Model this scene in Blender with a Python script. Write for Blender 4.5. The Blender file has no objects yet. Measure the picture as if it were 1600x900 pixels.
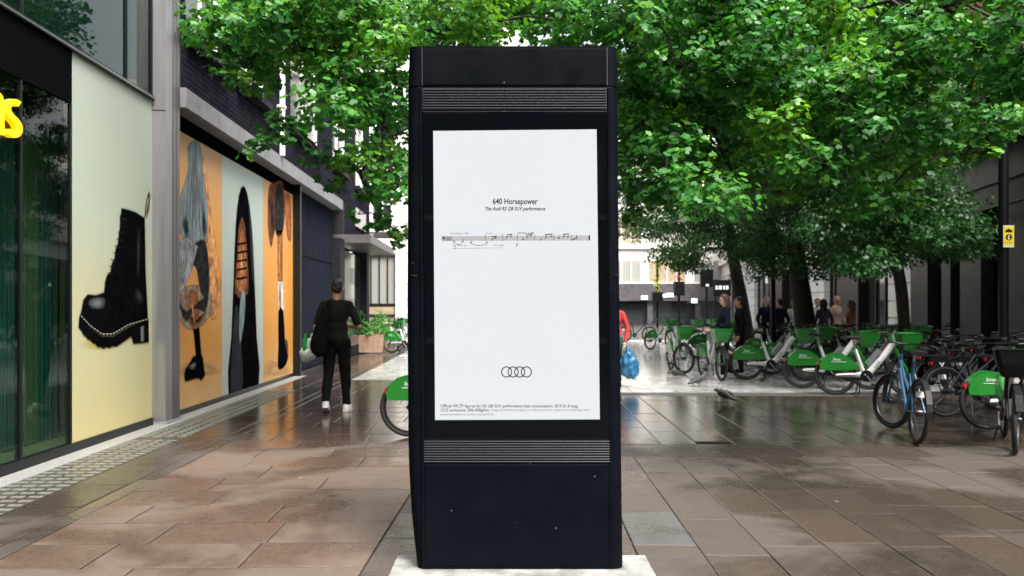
import bpy, bmesh, math, random
import numpy as np
from mathutils import Vector, Matrix, noise as mnoise

random.seed(7)
RNG = np.random.default_rng(11)
PI = math.pi
R = math.radians
sc = bpy.context.scene
C = sc.collection

# ------------------------------------------------------------------ camera
F, H, HY = 1200.0, 1.45, 481.0            # focal length in photo pixels, eye height, horizon row
TH = math.atan(31 / 1200)                  # the shop wall runs along +Y, the camera looks 1.5 deg to its right
CT, ST = math.cos(TH), math.sin(TH)
cam_d = bpy.data.cameras.new('camera')
cam = bpy.data.objects.new('camera', cam_d)
C.objects.link(cam)
cam.location = (0, 0, H)
cam.rotation_euler = (PI / 2, 0, -TH)
cam_d.sensor_width = 36
cam_d.lens = F / 1600 * 36
cam_d.shift_y = (HY - 450) / 1600
cam_d.clip_end = 600
cam_d.dof.use_dof = True
cam_d.dof.focus_distance = 4.6
cam_d.dof.aperture_fstop = 3.2
sc.camera = cam

# ------------------------------------------------------------------ sky, sun, exposure
SUN_EL, SUN_AZ = 54, 150                  # azimuth clockwise from +Y
w = bpy.data.worlds.new('World')
sc.world = w
w.use_nodes = True
nt = w.node_tree
nt.nodes.clear()
o_ = nt.nodes.new('ShaderNodeOutputWorld')
b_ = nt.nodes.new('ShaderNodeBackground')
s_ = nt.nodes.new('ShaderNodeTexSky')
h_ = nt.nodes.new('ShaderNodeHueSaturation')
s_.sky_type = 'NISHITA'
s_.sun_disc = False
s_.sun_elevation = R(SUN_EL)
s_.sun_rotation = R(SUN_AZ)
s_.dust_density = 6
s_.air_density = 1.5
h_.inputs['Saturation'].default_value = 0.28
b_.inputs['Strength'].default_value = 0.12
nt.links.new(s_.outputs[0], h_.inputs['Color'])
nt.links.new(h_.outputs[0], b_.inputs['Color'])
nt.links.new(b_.outputs[0], o_.inputs['Surface'])
sl = bpy.data.lights.new('sun', 'SUN')
sl.energy = 1.5
sl.angle = R(20)
sl.color = (1, .97, .92)
so = bpy.data.objects.new('sun', sl)
C.objects.link(so)
sd = Vector((math.sin(R(SUN_AZ)) * math.cos(R(SUN_EL)), math.cos(R(SUN_AZ)) * math.cos(R(SUN_EL)), math.sin(R(SUN_EL))))
so.rotation_euler = sd.to_track_quat('Z', 'Y').to_euler()
so.location = (0, -6, 20)
vs = sc.view_settings
vs.view_transform = 'Standard'
vs.look = 'None'
vs.exposure = 1.9
vs.gamma = 1
vs.use_curve_mapping = False
sc.cycles.use_denoising = True
sc.cycles.max_bounces = 6
sc.cycles.transparent_max_bounces = 8
sc.cycles.sample_clamp_indirect = 6


# ------------------------------------------------------------------ places: photo pixel -> point in the world
def world(lat, d, z=0.0):
    return Vector((lat * CT + d * ST, d * CT - lat * ST, z))


def at(px, py, d):
    return world((px - 800) / F * d, d, H - (py - HY) / F * d)


def ground(px, py):
    d = F * H / (py - HY)
    return world((px - 800) / F * d, d, 0)


def on_x(px, py, X):                       # where the sight line meets the wall plane x = X
    k = (px - 800) / F
    d = X / (k * CT + ST)
    return Vector((X, d * CT - k * d * ST, H - (py - HY) / F * d))


# ------------------------------------------------------------------ materials
MATS = {}


def mat(name, col, rough=.6, metal=0.0, var=0.0, vscale=3.0, bump=0.0, bscale=40.0, coat=0.0, spec=.5,
        emit=None, estr=0.0, col2=None, rvar=0.0, stretch=None, obj_var=0.0, transmission=0.0, specks=0.0):
    m = bpy.data.materials.new(name)
    m.use_nodes = True
    t = m.node_tree
    p = t.nodes['Principled BSDF']
    L = t.links.new
    p.inputs['Roughness'].default_value = rough
    p.inputs['Metallic'].default_value = metal
    p.inputs['Specular IOR Level'].default_value = spec
    p.inputs['Coat Weight'].default_value = coat
    p.inputs['Coat Roughness'].default_value = .06
    if transmission:
        p.inputs['Transmission Weight'].default_value = transmission
    c = (*col, 1)
    p.inputs['Base Color'].default_value = c
    m.diffuse_color = c
    if emit:
        p.inputs['Emission Color'].default_value = (*emit, 1)
        p.inputs['Emission Strength'].default_value = estr
    g = t.nodes.new('ShaderNodeNewGeometry')
    src = g.outputs['Position']
    if stretch:
        mp = t.nodes.new('ShaderNodeMapping')
        mp.inputs['Scale'].default_value = stretch
        L(src, mp.inputs['Vector'])
        src = mp.outputs[0]
    if var or col2 or rvar:
        n = t.nodes.new('ShaderNodeTexNoise')
        n.inputs['Scale'].default_value = vscale
        n.inputs['Detail'].default_value = 5
        n.inputs['Roughness'].default_value = .62
        L(src, n.inputs['Vector'])
        mr = t.nodes.new('ShaderNodeMapRange')
        mr.inputs['From Min'].default_value = .3
        mr.inputs['From Max'].default_value = .7
        L(n.outputs['Fac'], mr.inputs['Value'])
        mx = t.nodes.new('ShaderNodeMix')
        mx.data_type = 'RGBA'
        d2 = col2 if col2 else tuple(max(0, x * (1 - var)) for x in col)
        u2 = col if col2 else tuple(min(1, x * (1 + var)) for x in col)
        mx.inputs[6].default_value = (*d2, 1)
        mx.inputs[7].default_value = (*u2, 1)
        L(mr.outputs[0], mx.inputs[0])
        out = mx.outputs[2]
        if obj_var:
            oi = t.nodes.new('ShaderNodeObjectInfo')
            hs = t.nodes.new('ShaderNodeHueSaturation')
            m2 = t.nodes.new('ShaderNodeMapRange')
            m2.inputs['To Min'].default_value = 1 - obj_var
            m2.inputs['To Max'].default_value = 1 + obj_var
            L(oi.outputs['Random'], m2.inputs['Value'])
            L(m2.outputs[0], hs.inputs['Value'])
            L(out, hs.inputs['Color'])
            out = hs.outputs[0]
        L(out, p.inputs['Base Color'])
        if rvar:
            m3 = t.nodes.new('ShaderNodeMapRange')
            m3.inputs['To Min'].default_value = max(0, rough - rvar)
            m3.inputs['To Max'].default_value = min(1, rough + rvar)
            L(mr.outputs[0], m3.inputs['Value'])
            L(m3.outputs[0], p.inputs['Roughness'])
    if specks:
        vo = t.nodes.new('ShaderNodeTexVoronoi')
        vo.inputs['Scale'].default_value = specks
        L(src, vo.inputs['Vector'])
        sc_ = t.nodes.new('ShaderNodeSeparateColor')
        L(vo.outputs['Color'], sc_.inputs[0])
        m4 = t.nodes.new('ShaderNodeMapRange')
        m4.inputs['From Min'].default_value = .05
        m4.inputs['From Max'].default_value = .09
        m4.inputs['To Min'].default_value = 1
        m4.inputs['To Max'].default_value = 0
        L(vo.outputs['Distance'], m4.inputs['Value'])
        m5 = t.nodes.new('ShaderNodeMapRange')
        m5.inputs['From Min'].default_value = .82
        m5.inputs['From Max'].default_value = .9
        L(sc_.outputs[0], m5.inputs['Value'])
        mm = t.nodes.new('ShaderNodeMath')
        mm.operation = 'MULTIPLY'
        L(m4.outputs[0], mm.inputs[0])
        L(m5.outputs[0], mm.inputs[1])
        m6 = t.nodes.new('ShaderNodeMix')
        m6.data_type = 'RGBA'
        m6.inputs[7].default_value = (.07, .072, .075, 1)
        L(mm.outputs[0], m6.inputs[0])
        if p.inputs['Base Color'].links:
            L(p.inputs['Base Color'].links[0].from_socket, m6.inputs[6])
        else:
            m6.inputs[6].default_value = c
        L(m6.outputs[2], p.inputs['Base Color'])
    if bump:
        n2 = t.nodes.new('ShaderNodeTexNoise')
        n2.inputs['Scale'].default_value = bscale
        n2.inputs['Detail'].default_value = 4
        L(src, n2.inputs['Vector'])
        bp = t.nodes.new('ShaderNodeBump')
        bp.inputs['Strength'].default_value = bump
        bp.inputs['Distance'].default_value = .01
        L(n2.outputs['Fac'], bp.inputs['Height'])
        L(bp.outputs[0], p.inputs['Normal'])
    MATS[name] = m
    return m


def glass_mat(name, tint=(.75, .9, .85), refl=1.0, rough=.01):
    """window glass: clear pane with Fresnel reflection on top"""
    m = bpy.data.materials.new(name)
    m.use_nodes = True
    t = m.node_tree
    t.nodes.clear()
    L = t.links.new
    o = t.nodes.new('ShaderNodeOutputMaterial')
    tr = t.nodes.new('ShaderNodeBsdfTransparent')
    tr.inputs[0].default_value = (*tint, 1)
    gl = t.nodes.new('ShaderNodeBsdfGlossy')
    gl.inputs['Color'].default_value = (.9, .95, .93, 1)
    gl.inputs['Roughness'].default_value = rough
    fr = t.nodes.new('ShaderNodeFresnel')
    fr.inputs['IOR'].default_value = 1.55
    mx = t.nodes.new('ShaderNodeMixShader')
    ml = t.nodes.new('ShaderNodeMath')
    ml.operation = 'MULTIPLY'
    ml.use_clamp = True
    ml.inputs[1].default_value = refl
    ge = t.nodes.new('ShaderNodeNewGeometry')
    fm = t.nodes.new('ShaderNodeMath')
    fm.operation = 'SUBTRACT'
    fm.inputs[0].default_value = 1.0
    L(ge.outputs['Backfacing'], fm.inputs[1])
    fx_ = t.nodes.new('ShaderNodeMath')
    fx_.operation = 'MULTIPLY'
    L(fr.outputs[0], fx_.inputs[0])
    L(fm.outputs[0], fx_.inputs[1])
    L(fx_.outputs[0], ml.inputs[0])
    L(ml.outputs[0], mx.inputs[0])
    L(tr.outputs[0], mx.inputs[1])
    L(gl.outputs[0], mx.inputs[2])
    L(mx.outputs[0], o.inputs['Surface'])
    MATS[name] = m
    return m


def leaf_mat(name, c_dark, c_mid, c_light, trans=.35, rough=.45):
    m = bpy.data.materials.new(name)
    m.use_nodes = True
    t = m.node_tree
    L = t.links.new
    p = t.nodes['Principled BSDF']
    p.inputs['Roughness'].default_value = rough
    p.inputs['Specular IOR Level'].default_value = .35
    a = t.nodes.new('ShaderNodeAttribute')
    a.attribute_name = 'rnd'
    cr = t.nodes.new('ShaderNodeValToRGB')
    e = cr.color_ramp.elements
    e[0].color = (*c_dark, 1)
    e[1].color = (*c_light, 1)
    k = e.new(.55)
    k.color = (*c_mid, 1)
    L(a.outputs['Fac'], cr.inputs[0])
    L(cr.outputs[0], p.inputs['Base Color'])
    tl = t.nodes.new('ShaderNodeBsdfTranslucent')
    hs = t.nodes.new('ShaderNodeHueSaturation')
    hs.inputs['Hue'].default_value = .485
    hs.inputs['Saturation'].default_value = 1.1
    hs.inputs['Value'].default_value = 1.7
    L(cr.outputs[0], hs.inputs['Color'])
    L(hs.outputs[0], tl.inputs['Color'])
    mx = t.nodes.new('ShaderNodeMixShader')
    mx.inputs[0].default_value = trans
    L(p.outputs[0], mx.inputs[1])
    L(tl.outputs[0], mx.inputs[2])
    L(mx.outputs[0], t.nodes['Material Output'].inputs['Surface'])
    MATS[name] = m
    return m


def paving_mat(name, c1, c2, c3, dry, wet_scale=.55, wet_shift=0.0, pools=()):
    """wet stone: per-slab tone, grain, drying patches; roughness follows the film of water.
    pools: (cx, cy, rx, ry, strength) where water stands"""
    m = bpy.data.materials.new(name)
    m.use_nodes = True
    t = m.node_tree
    L = t.links.new
    N = t.nodes.new
    p = t.nodes['Principled BSDF']
    g = N('ShaderNodeNewGeometry')
    pos = g.outputs['Position']
    a = N('ShaderNodeAttribute')
    a.attribute_name = 'rnd'
    cr = N('ShaderNodeValToRGB')
    e = cr.color_ramp.elements
    e[0].color = (*c1, 1)
    e[1].color = (*c3, 1)
    k = e.new(.5)
    k.color = (*c2, 1)
    L(a.outputs['Fac'], cr.inputs[0])

    def noise(scale, detail=6, rough=.6, vec=pos, dist=0.0):
        n = N('ShaderNodeTexNoise')
        n.inputs['Scale'].default_value = scale
        n.inputs['Detail'].default_value = detail
        n.inputs['Roughness'].default_value = rough
        n.inputs['Distortion'].default_value = dist
        L(vec, n.inputs['Vector'])
        return n.outputs['Fac']

    def mrange(v, a0, a1, b0, b1):
        r = N('ShaderNodeMapRange')
        r.inputs['From Min'].default_value = a0
        r.inputs['From Max'].default_value = a1
        r.inputs['To Min'].default_value = b0
        r.inputs['To Max'].default_value = b1
        L(v, r.inputs['Value'])
        return r.outputs[0]

    def mixc(f, A, B, mode='MIX'):
        x = N('ShaderNodeMix')
        x.data_type = 'RGBA'
        x.blend_type = mode
        for s, v in ((0, f), (6, A), (7, B)):
            if hasattr(v, 'links'):
                L(v, x.inputs[s])
            else:
                x.inputs[s].default_value = v
        return x.outputs[2]

    def math2(op, A, B, clamp=False):
        x = N('ShaderNodeMath')
        x.operation = op
        x.use_clamp = clamp
        for i, v in enumerate((A, B)):
            if hasattr(v, 'links'):
                L(v, x.inputs[i])
            else:
                x.inputs[i].default_value = v
        return x.outputs[0]

    grain = noise(28, 6, .7)
    col = mixc(mrange(grain, .3, .7, 0, 1), cr.outputs[0], mixc(.75, cr.outputs[0], (.5, .5, .5, 1), 'MULTIPLY'))
    blotch = noise(2.3, 5, .65)
    col = mixc(mrange(blotch, .4, .75, 0, .55), col, (.055, .045, .04, 1))
    # water film: large drying patches with ragged edges
    wet = math2('ADD', noise(wet_scale, 7, .62, dist=.5), wet_shift)
    wet = math2('ADD', wet, mrange(a.outputs['Fac'], 0, 1, -.07, .07))      # each slab holds water a little differently
    sep = N('ShaderNodeSeparateXYZ')
    L(pos, sep.inputs[0])
    for cx, cy, rx, ry, st in pools:
        dx = math2('DIVIDE', math2('SUBTRACT', sep.outputs[0], cx), rx)
        dy = math2('DIVIDE', math2('SUBTRACT', sep.outputs[1], cy), ry)
        r2 = math2('ADD', math2('POWER', math2('ABSOLUTE', dx, 0), 4), math2('POWER', math2('ABSOLUTE', dy, 0), 4))
        wet = math2('ADD', wet, mrange(r2, 0, 1.3, st, 0))
    wm = mrange(wet, .46, .56, 0, 1)                  # 0 dry, 1 film of water
    film = mrange(wet, .60, .72, 0, 1)                # standing water
    drycol = mixc(.42, col, dry)
    col = mixc(wm, drycol, col)
    # gum and lime spots
    vo = N('ShaderNodeTexVoronoi')
    vo.inputs['Scale'].default_value = 3.1
    L(pos, vo.inputs['Vector'])
    spot = mrange(vo.outputs['Distance'], .045, .06, 1, 0)
    pick = N('ShaderNodeSeparateColor')
    L(vo.outputs['Color'], pick.inputs[0])
    spot = math2('MULTIPLY', spot, mrange(pick.outputs[0], .55, .6, 0, 1))
    tone = mrange(pick.outputs[1], .3, .7, 0, 1)
    col = mixc(math2('MULTIPLY', spot, .75), col, mixc(tone, (.035, .03, .03, 1), (.42, .4, .38, 1)))
    L(col, p.inputs['Base Color'])
    rg = mrange(wm, 0, 1, .5, .23)
    rg = math2('ADD', rg, mrange(grain, .3, .7, -.06, .08))
    fr = math2('MULTIPLY', rg, mrange(film, 0, 1, 1, .5), True)
    L(fr, p.inputs['Roughness'])
    p.inputs['Specular IOR Level'].default_value = .5
    bp = N('ShaderNodeBump')
    bp.inputs['Distance'].default_value = .006
    L(mrange(film, 0, 1, .5, .16), bp.inputs['Strength'])
    hgt = math2('ADD', grain, math2('MULTIPLY', noise(7, 3, .5), 1.4))
    L(hgt, bp.inputs['Height'])
    L(bp.outputs[0], p.inputs['Normal'])
    MATS[name] = m
    return m


def print_mat(name, stops, axis=2, lo=0.0, hi=1.0, rough=.5, nscale=2.0, namt=.06):
    """printed vinyl: ink gradient along a world axis"""
    m = bpy.data.materials.new(name)
    m.use_nodes = True
    t = m.node_tree
    L = t.links.new
    p = t.nodes['Principled BSDF']
    p.inputs['Roughness'].default_value = rough
    p.inputs['Specular IOR Level'].default_value = .12
    g = t.nodes.new('ShaderNodeNewGeometry')
    sp = t.nodes.new('ShaderNodeSeparateXYZ')
    L(g.outputs['Position'], sp.inputs[0])
    n = t.nodes.new('ShaderNodeTexNoise')
    n.inputs['Scale'].default_value = nscale
    n.inputs['Detail'].default_value = 4
    L(g.outputs['Position'], n.inputs['Vector'])
    mr = t.nodes.new('ShaderNodeMapRange')
    mr.inputs['From Min'].default_value = lo
    mr.inputs['From Max'].default_value = hi
    L(sp.outputs[axis], mr.inputs['Value'])
    ad = t.nodes.new('ShaderNodeMath')
    ad.operation = 'MULTIPLY_ADD'
    ad.inputs[1].default_value = namt * 4
    L(n.outputs['Fac'], ad.inputs[0])
    sb = t.nodes.new('ShaderNodeMath')
    sb.operation = 'SUBTRACT'
    sb.inputs[1].default_value = namt * 2
    L(mr.outputs[0], sb.inputs[0])
    L(sb.outputs[0], ad.inputs[2])
    cr = t.nodes.new('ShaderNodeValToRGB')
    e = cr.color_ramp.elements
    while len(e) > 1:
        e.remove(e[-1])
    e[0].position = stops[0][0]
    e[0].color = (*stops[0][1], 1)
    for q, c in stops[1:]:
        k = e.new(q)
        k.color = (*c, 1)
    L(ad.outputs[0], cr.inputs[0])
    L(cr.outputs[0], p.inputs['Base Color'])
    MATS[name] = m
    return m


# ------------------------------------------------------------------ mesh builder
ROOTM = {}


class MB:
    def __init__(s):
        s.v, s.f, s.r = [], [], []

    def add(s, vs, fs, r=.5):
        b = len(s.v)
        s.v += [tuple(v) for v in vs]
        s.f += [tuple(b + i for i in f) for f in fs]
        s.r += [r] * len(fs)
        return s

    def box(s, x0, x1, y0, y1, z0, z1, r=.5):
        return s.add([(x0, y0, z0), (x1, y0, z0), (x1, y1, z0), (x0, y1, z0), (x0, y0, z1), (x1, y0, z1), (x1, y1, z1), (x0, y1, z1)],
                     [(0, 3, 2, 1), (4, 5, 6, 7), (0, 1, 5, 4), (1, 2, 6, 5), (2, 3, 7, 6), (3, 0, 4, 7)], r)

    def hexa(s, c, r=.5):                  # eight corners, bottom four then top four
        return s.add(c, [(0, 3, 2, 1), (4, 5, 6, 7), (0, 1, 5, 4), (1, 2, 6, 5), (2, 3, 7, 6), (3, 0, 4, 7)], r)

    def cbox(s, x0, x1, y0, y1, z0, z1, c=.01, r=.5):      # box with chamfered upright and top edges
        pts = lambda d: [(x0 + c + d, y0 + d), (x1 - c - d, y0 + d), (x1 - d, y0 + c + d), (x1 - d, y1 - c - d), (x1 - c - d, y1 - d),
                         (x0 + c + d, y1 - d), (x0 + d, y1 - c - d), (x0 + d, y0 + c + d)]
        a, b = pts(0), pts(c)
        vs = [(x, y, z0) for x, y in a] + [(x, y, z1 - c) for x, y in a] + [(x, y, z1) for x, y in b]
        fs = [tuple(range(7, -1, -1)), tuple(range(16, 24))]
        for k in (0, 8):
            fs += [(k + i, k + (i + 1) % 8, k + 8 + (i + 1) % 8, k + 8 + i) for i in range(8)]
        return s.add(vs, fs, r)

    def slab(s, q, z0, z1, c=.006, r=.5):                  # paving slab from four plan corners, arris eased
        q = [Vector((p[0], p[1], 0)) for p in q]
        m = sum(q, Vector()) / 4
        ins = []
        for i, p in enumerate(q):
            d = (q[i - 1] - p).normalized() + (q[(i + 1) % 4] - p).normalized()
            ins.append(p + d * c)
        vs = [(p.x, p.y, z0) for p in q] + [(p.x, p.y, z1 - c * .6) for p in q] + [(p.x, p.y, z1) for p in ins]
        fs = [(8, 9, 10, 11)]
        for k in (0, 4):
            fs += [(k + i, k + (i + 1) % 4, k + 4 + (i + 1) % 4, k + 4 + i) for i in range(4)]
        return s.add(vs, fs, r)

    def tube(s, pts, rad, n=8, cap=True, sy=1.0, r=.5, closed=False):
        pts = [Vector(p) for p in pts]
        if not hasattr(rad, '__len__'):
            rad = [rad] * len(pts)
        base = len(s.v)
        k = len(pts)
        up = None
        for i, p in enumerate(pts):
            if closed:
                t = (pts[(i + 1) % k] - pts[i - 1]).normalized()
            else:
                t = (pts[min(i + 1, k - 1)] - pts[max(i - 1, 0)]).normalized()
            if up is None:
                up = Vector((0, 0, 1)) if abs(t.z) < .9 else Vector((0, 1, 0))
            x = t.cross(up).normalized()
            y = x.cross(t).normalized()
            up = y
            for j in range(n):
                a = 2 * PI * j / n
                s.v.append(tuple(p + x * math.cos(a) * rad[i] * sy + y * math.sin(a) * rad[i]))
        fs = []
        for i in range(k if closed else k - 1):
            i2 = (i + 1) % k
            for j in range(n):
                j2 = (j + 1) % n
                fs.append((base + i * n + j, base + i * n + j2, base + i2 * n + j2, base + i2 * n + j))
        if cap and not closed:
            fs.append(tuple(base + j for j in range(n - 1, -1, -1)))
            fs.append(tuple(base + (k - 1) * n + j for j in range(n)))
        s.f += fs
        s.r += [r] * len(fs)
        return s

    def prism(s, poly, fn, r=.5):          # poly: 2-D points; fn(u, v, t) -> 3-D for t in 0, 1
        n = len(poly)
        vs = [fn(u, v, 0) for u, v in poly] + [fn(u, v, 1) for u, v in poly]
        fs = [tuple(range(n - 1, -1, -1)), tuple(range(n, 2 * n))]
        fs += [(i, (i + 1) % n, n + (i + 1) % n, n + i) for i in range(n)]
        return s.add(vs, fs, r)

    def ball(s, c, rx, ry=None, rz=None, n=12, m=8, M=None, r=.5):
        ry = ry or rx
        rz = rz or rx
        c = Vector(c)
        vs, fs = [], []
        for i in range(m + 1):
            a = PI * i / m
            for j in range(n):
                b = 2 * PI * j / n
                q = Vector((rx * math.sin(a) * math.cos(b), ry * math.sin(a) * math.sin(b), rz * math.cos(a)))
                if M:
                    q = M @ q
                vs.append(c + q)
        for i in range(m):
            for j in range(n):
                j2 = (j + 1) % n
                fs.append((i * n + j, (i + 1) * n + j, (i + 1) * n + j2, i * n + j2))
        return s.add(vs, fs, r)

    def lathe(s, prof, n=16, c=(0, 0, 0), axis='z', r=.5):
        vs, fs = [], []
        for a, z in prof:
            for j in range(n):
                b = 2 * PI * j / n
                q = (a * math.cos(b), a * math.sin(b), z) if axis == 'z' else (a * math.cos(b), z, a * math.sin(b))
                vs.append((c[0] + q[0], c[1] + q[1], c[2] + q[2]))
        k = len(prof)
        for i in range(k - 1):
            for j in range(n):
                j2 = (j + 1) % n
                fs.append((i * n + j, i * n + j2, (i + 1) * n + j2, (i + 1) * n + j))
        return s.add(vs, fs, r)

    def xform(s, M):
        s.v = [tuple(M @ Vector(v)) for v in s.v]
        return s

    def mesh(s, name, material, smooth=None, fix=True):
        me = bpy.data.meshes.new(name)
        me.from_pydata(s.v, [], s.f)
        if fix:
            bm = bmesh.new()
            bm.from_mesh(me)
            bmesh.ops.recalc_face_normals(bm, faces=bm.faces)
            bm.to_mesh(me)
            bm.free()
        a = me.attributes.new('rnd', 'FLOAT', 'FACE')
        a.data.foreach_set('value', s.r)
        me.materials.append(MATS[material])
        if smooth:
            me.polygons.foreach_set('use_smooth', [True] * len(me.polygons))
            me.set_sharp_from_angle(angle=R(smooth))
        me.update()
        return me

    def build(s, name, material, parent=None, smooth=None, wld=False, fix=True):
        if wld and parent is not None:
            M = ROOTM[parent.name].inverted()
            s.xform(M)
        return link(name, s.mesh(name, material, smooth, fix), parent)


def link(name, me, parent=None):
    o = bpy.data.objects.new(name, me)
    C.objects.link(o)
    if parent is not None:
        o.parent = parent
        ROOTM[o.name] = ROOTM[parent.name]
    else:
        ROOTM[o.name] = Matrix()
    return o


def tag(o, label=None, cat=None, group=None, kind=None):
    if label:
        o['label'] = label
    if cat:
        o['category'] = cat
    if group:
        o['group'] = group
    if kind:
        o['kind'] = kind
    return o


def thing(name, label, cat, loc=(0, 0, 0), rz=0.0, group=None):
    o = bpy.data.objects.new(name, None)
    C.objects.link(o)
    o.empty_display_size = .2
    o.location = loc
    o.rotation_euler = (0, 0, rz)
    ROOTM[o.name] = Matrix.Translation(Vector(loc)) @ Matrix.Rotation(rz, 4, 'Z')
    return tag(o, label, cat, group)


def copy_tree(o, parent=None):
    c = o.copy()
    C.objects.link(c)
    c.parent = parent
    for ch in o.children:
        copy_tree(ch, c)
    return c


def np_mesh(name, verts, faces, rnd, material, smooth=False):
    """verts (n,3); faces (m,k) with one k; rnd (m,)"""
    me = bpy.data.meshes.new(name)
    n, (m, k) = len(verts), faces.shape
    me.vertices.add(n)
    me.vertices.foreach_set('co', verts.astype(np.float32).ravel())
    me.loops.add(m * k)
    me.loops.foreach_set('vertex_index', faces.astype(np.int32).ravel())
    me.polygons.add(m)
    me.polygons.foreach_set('loop_start', np.arange(0, m * k, k, dtype=np.int32))
    if smooth:
        me.polygons.foreach_set('use_smooth', np.ones(m, dtype=bool))
    me.update(calc_edges=True)
    a = me.attributes.new('rnd', 'FLOAT', 'FACE')
    a.data.foreach_set('value', rnd.astype(np.float32))
    me.materials.append(MATS[material])
    return me


WORK = bpy.data.scenes.new('work')            # small side scene for melting and lettering, removed at the end


def evaluated(o):
    WORK.collection.objects.link(o)
    vl = WORK.view_layers[0]
    with bpy.context.temp_override(scene=WORK, view_layer=vl):
        dg = bpy.context.evaluated_depsgraph_get()
        dg.update()
        return bpy.data.meshes.new_from_object(o.evaluated_get(dg))


def text_mesh(s, size, thick=0.0, shear=0.0, spacing=1.0, offset=0.0):
    """flat lettering in local x-y, baseline at y = 0, left edge at x = 0; returns MB and width"""
    cu = bpy.data.curves.new('t', 'FONT')
    cu.body = s
    cu.size = size
    cu.shear = shear
    cu.space_character = spacing
    cu.offset = offset
    cu.extrude = thick
    cu.resolution_u = 3
    o = bpy.data.objects.new('t', cu)
    me = evaluated(o)
    mb = MB()
    vs = [tuple(v.co) for v in me.vertices]
    x0 = min(v[0] for v in vs)
    x1 = max(v[0] for v in vs)
    mb.add([(v[0] - x0, v[1], v[2]) for v in vs], [tuple(p.vertices) for p in me.polygons])
    bpy.data.objects.remove(o)
    bpy.data.curves.remove(cu)
    bpy.data.meshes.remove(me)
    return mb, x1 - x0


def remesh(mb, voxel, smooth=2, jitter=0.0, jscale=9.0):
    """melt overlapping pieces into one continuous skin; returns a new MB"""
    me = mb.mesh('tmp', 'black_plastic')
    o = bpy.data.objects.new('tmp', me)
    md = o.modifiers.new('r', 'REMESH')
    md.mode = 'VOXEL'
    md.voxel_size = voxel
    if smooth:
        ms = o.modifiers.new('s', 'SMOOTH')
        ms.iterations = smooth
        ms.factor = .6
    e = evaluated(o)
    out = MB()
    vs = [v.co.copy() for v in e.vertices]
    if jitter:
        nn = [v.normal.copy() for v in e.vertices]
        vs = [v + n * jitter * mnoise.noise(Vector((v.x * jscale, v.y * jscale, v.z * jscale * .6))) for v, n in zip(vs, nn)]
    out.add(vs, [tuple(p.vertices) for p in e.polygons])
    bpy.data.objects.remove(o)
    bpy.data.meshes.remove(me)
    bpy.data.meshes.remove(e)
    return out

# ------------------------------------------------------------------ the materials
mat('black_plastic', (.012, .012, .013), .45)
mat('mortar', (.022, .018, .016), .35, var=.4, vscale=4, bump=.3)
POOLS = ((2.6, 10.6, 4.6, 2.6, .40), (5.2, 6.1, 1.0, .8, .22), (.6, 18, 6, 5, .3), (4.5, 24, 5, 9, .3), (-2.2, 14, 1.7, 6, .32), (-1.2, 9.6, 1.6, 1.6, .16), (5.6, 4.6, .6, .4, .2))
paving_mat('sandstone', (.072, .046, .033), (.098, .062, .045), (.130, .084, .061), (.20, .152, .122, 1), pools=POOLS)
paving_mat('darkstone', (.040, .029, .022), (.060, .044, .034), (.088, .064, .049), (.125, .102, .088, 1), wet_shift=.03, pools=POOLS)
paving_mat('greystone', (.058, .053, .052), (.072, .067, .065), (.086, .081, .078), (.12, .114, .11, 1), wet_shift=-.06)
paving_mat('glare_granite', (.50, .495, .49), (.56, .555, .55), (.62, .615, .61), (.62, .615, .61, 1), wet_shift=.06, pools=POOLS)  # far wet granite, colour whitened to stand in for sky glare
mat('pale_granite', (.24, .235, .225), .45, var=.25, vscale=30, bump=.15)
mat('tactile', (.14, .15, .13), .4, var=.2, vscale=20)
mat('pad_concrete', (.27, .262, .25), .5, var=.5, vscale=6, bump=.5, specks=30)
mat('kiosk_paint', (.0028, .0036, .0060), .45, spec=.04, var=.15, vscale=5, rvar=.16, bump=.05, bscale=180, specks=14)
mat('kiosk_seam', (.004, .004, .005), .6)
mat('kiosk_glass', (.002, .0025, .004), .03, spec=.35)
mat('vent_slat', (.020, .023, .032), .35, spec=.3)
mat('screen', (.02, .02, .022), .09, emit=(.93, .965, 1.0), estr=.228)
mat('ink', (.01, .01, .012), .6, spec=.08)
mat('ink_grey', (.16, .16, .17), .6, spec=.08)
mat('staff_grey', (.30, .31, .32), .6, spec=.08)
mat('fascia_black', (.004, .0045, .005), .5, spec=.0)
mat('mullion', (.012, .015, .016), .35, metal=.5)
mat('mullion_edge', (.28, .30, .29), .35, metal=.8)
mat('interior_dark', (.012, .02, .019), .8)
mat('interior_teal', (.030, .075, .068), .7, var=.2, vscale=.8)
mat('interior_teal2', (.05, .115, .11), .6, var=.15, vscale=.8)
mat('interior_olive', (.11, .10, .05), .7)
mat('interior_floor', (.20, .13, .07), .4)
glass_mat('shop_glass', (.62, .80, .74), 1.0)
glass_mat('window_glass', (.5, .58, .56), 1.1)
mat('sign_yellow', (.62, .36, .004), .5, emit=(1, .50, .0), estr=.30)
mat('steel', (.34, .325, .335), .42, metal=.75, var=.12, vscale=3, stretch=(6, 6, .4))
mat('steel_dark', (.17, .155, .16), .4, metal=.75, var=.12, vscale=3, stretch=(6, 6, .4))
print_mat('boot_poster', [(0, (.50, .44, .21)), (.35, (.47, .46, .29)), (.62, (.41, .46, .37)), (1, (.38, .43, .37))], 2, .0, 4.0)
print_mat('mural_orange', [(0, (.56, .36, .16)), (.2, (.58, .26, .05)), (.6, (.64, .29, .06)), (1, (.52, .30, .14))], 2, .0, 3.9, nscale=1.2, namt=.12)
print_mat('mural_green', [(0, (.40, .44, .39)), (1, (.39, .46, .42))], 2, 0, 3.9)
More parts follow.
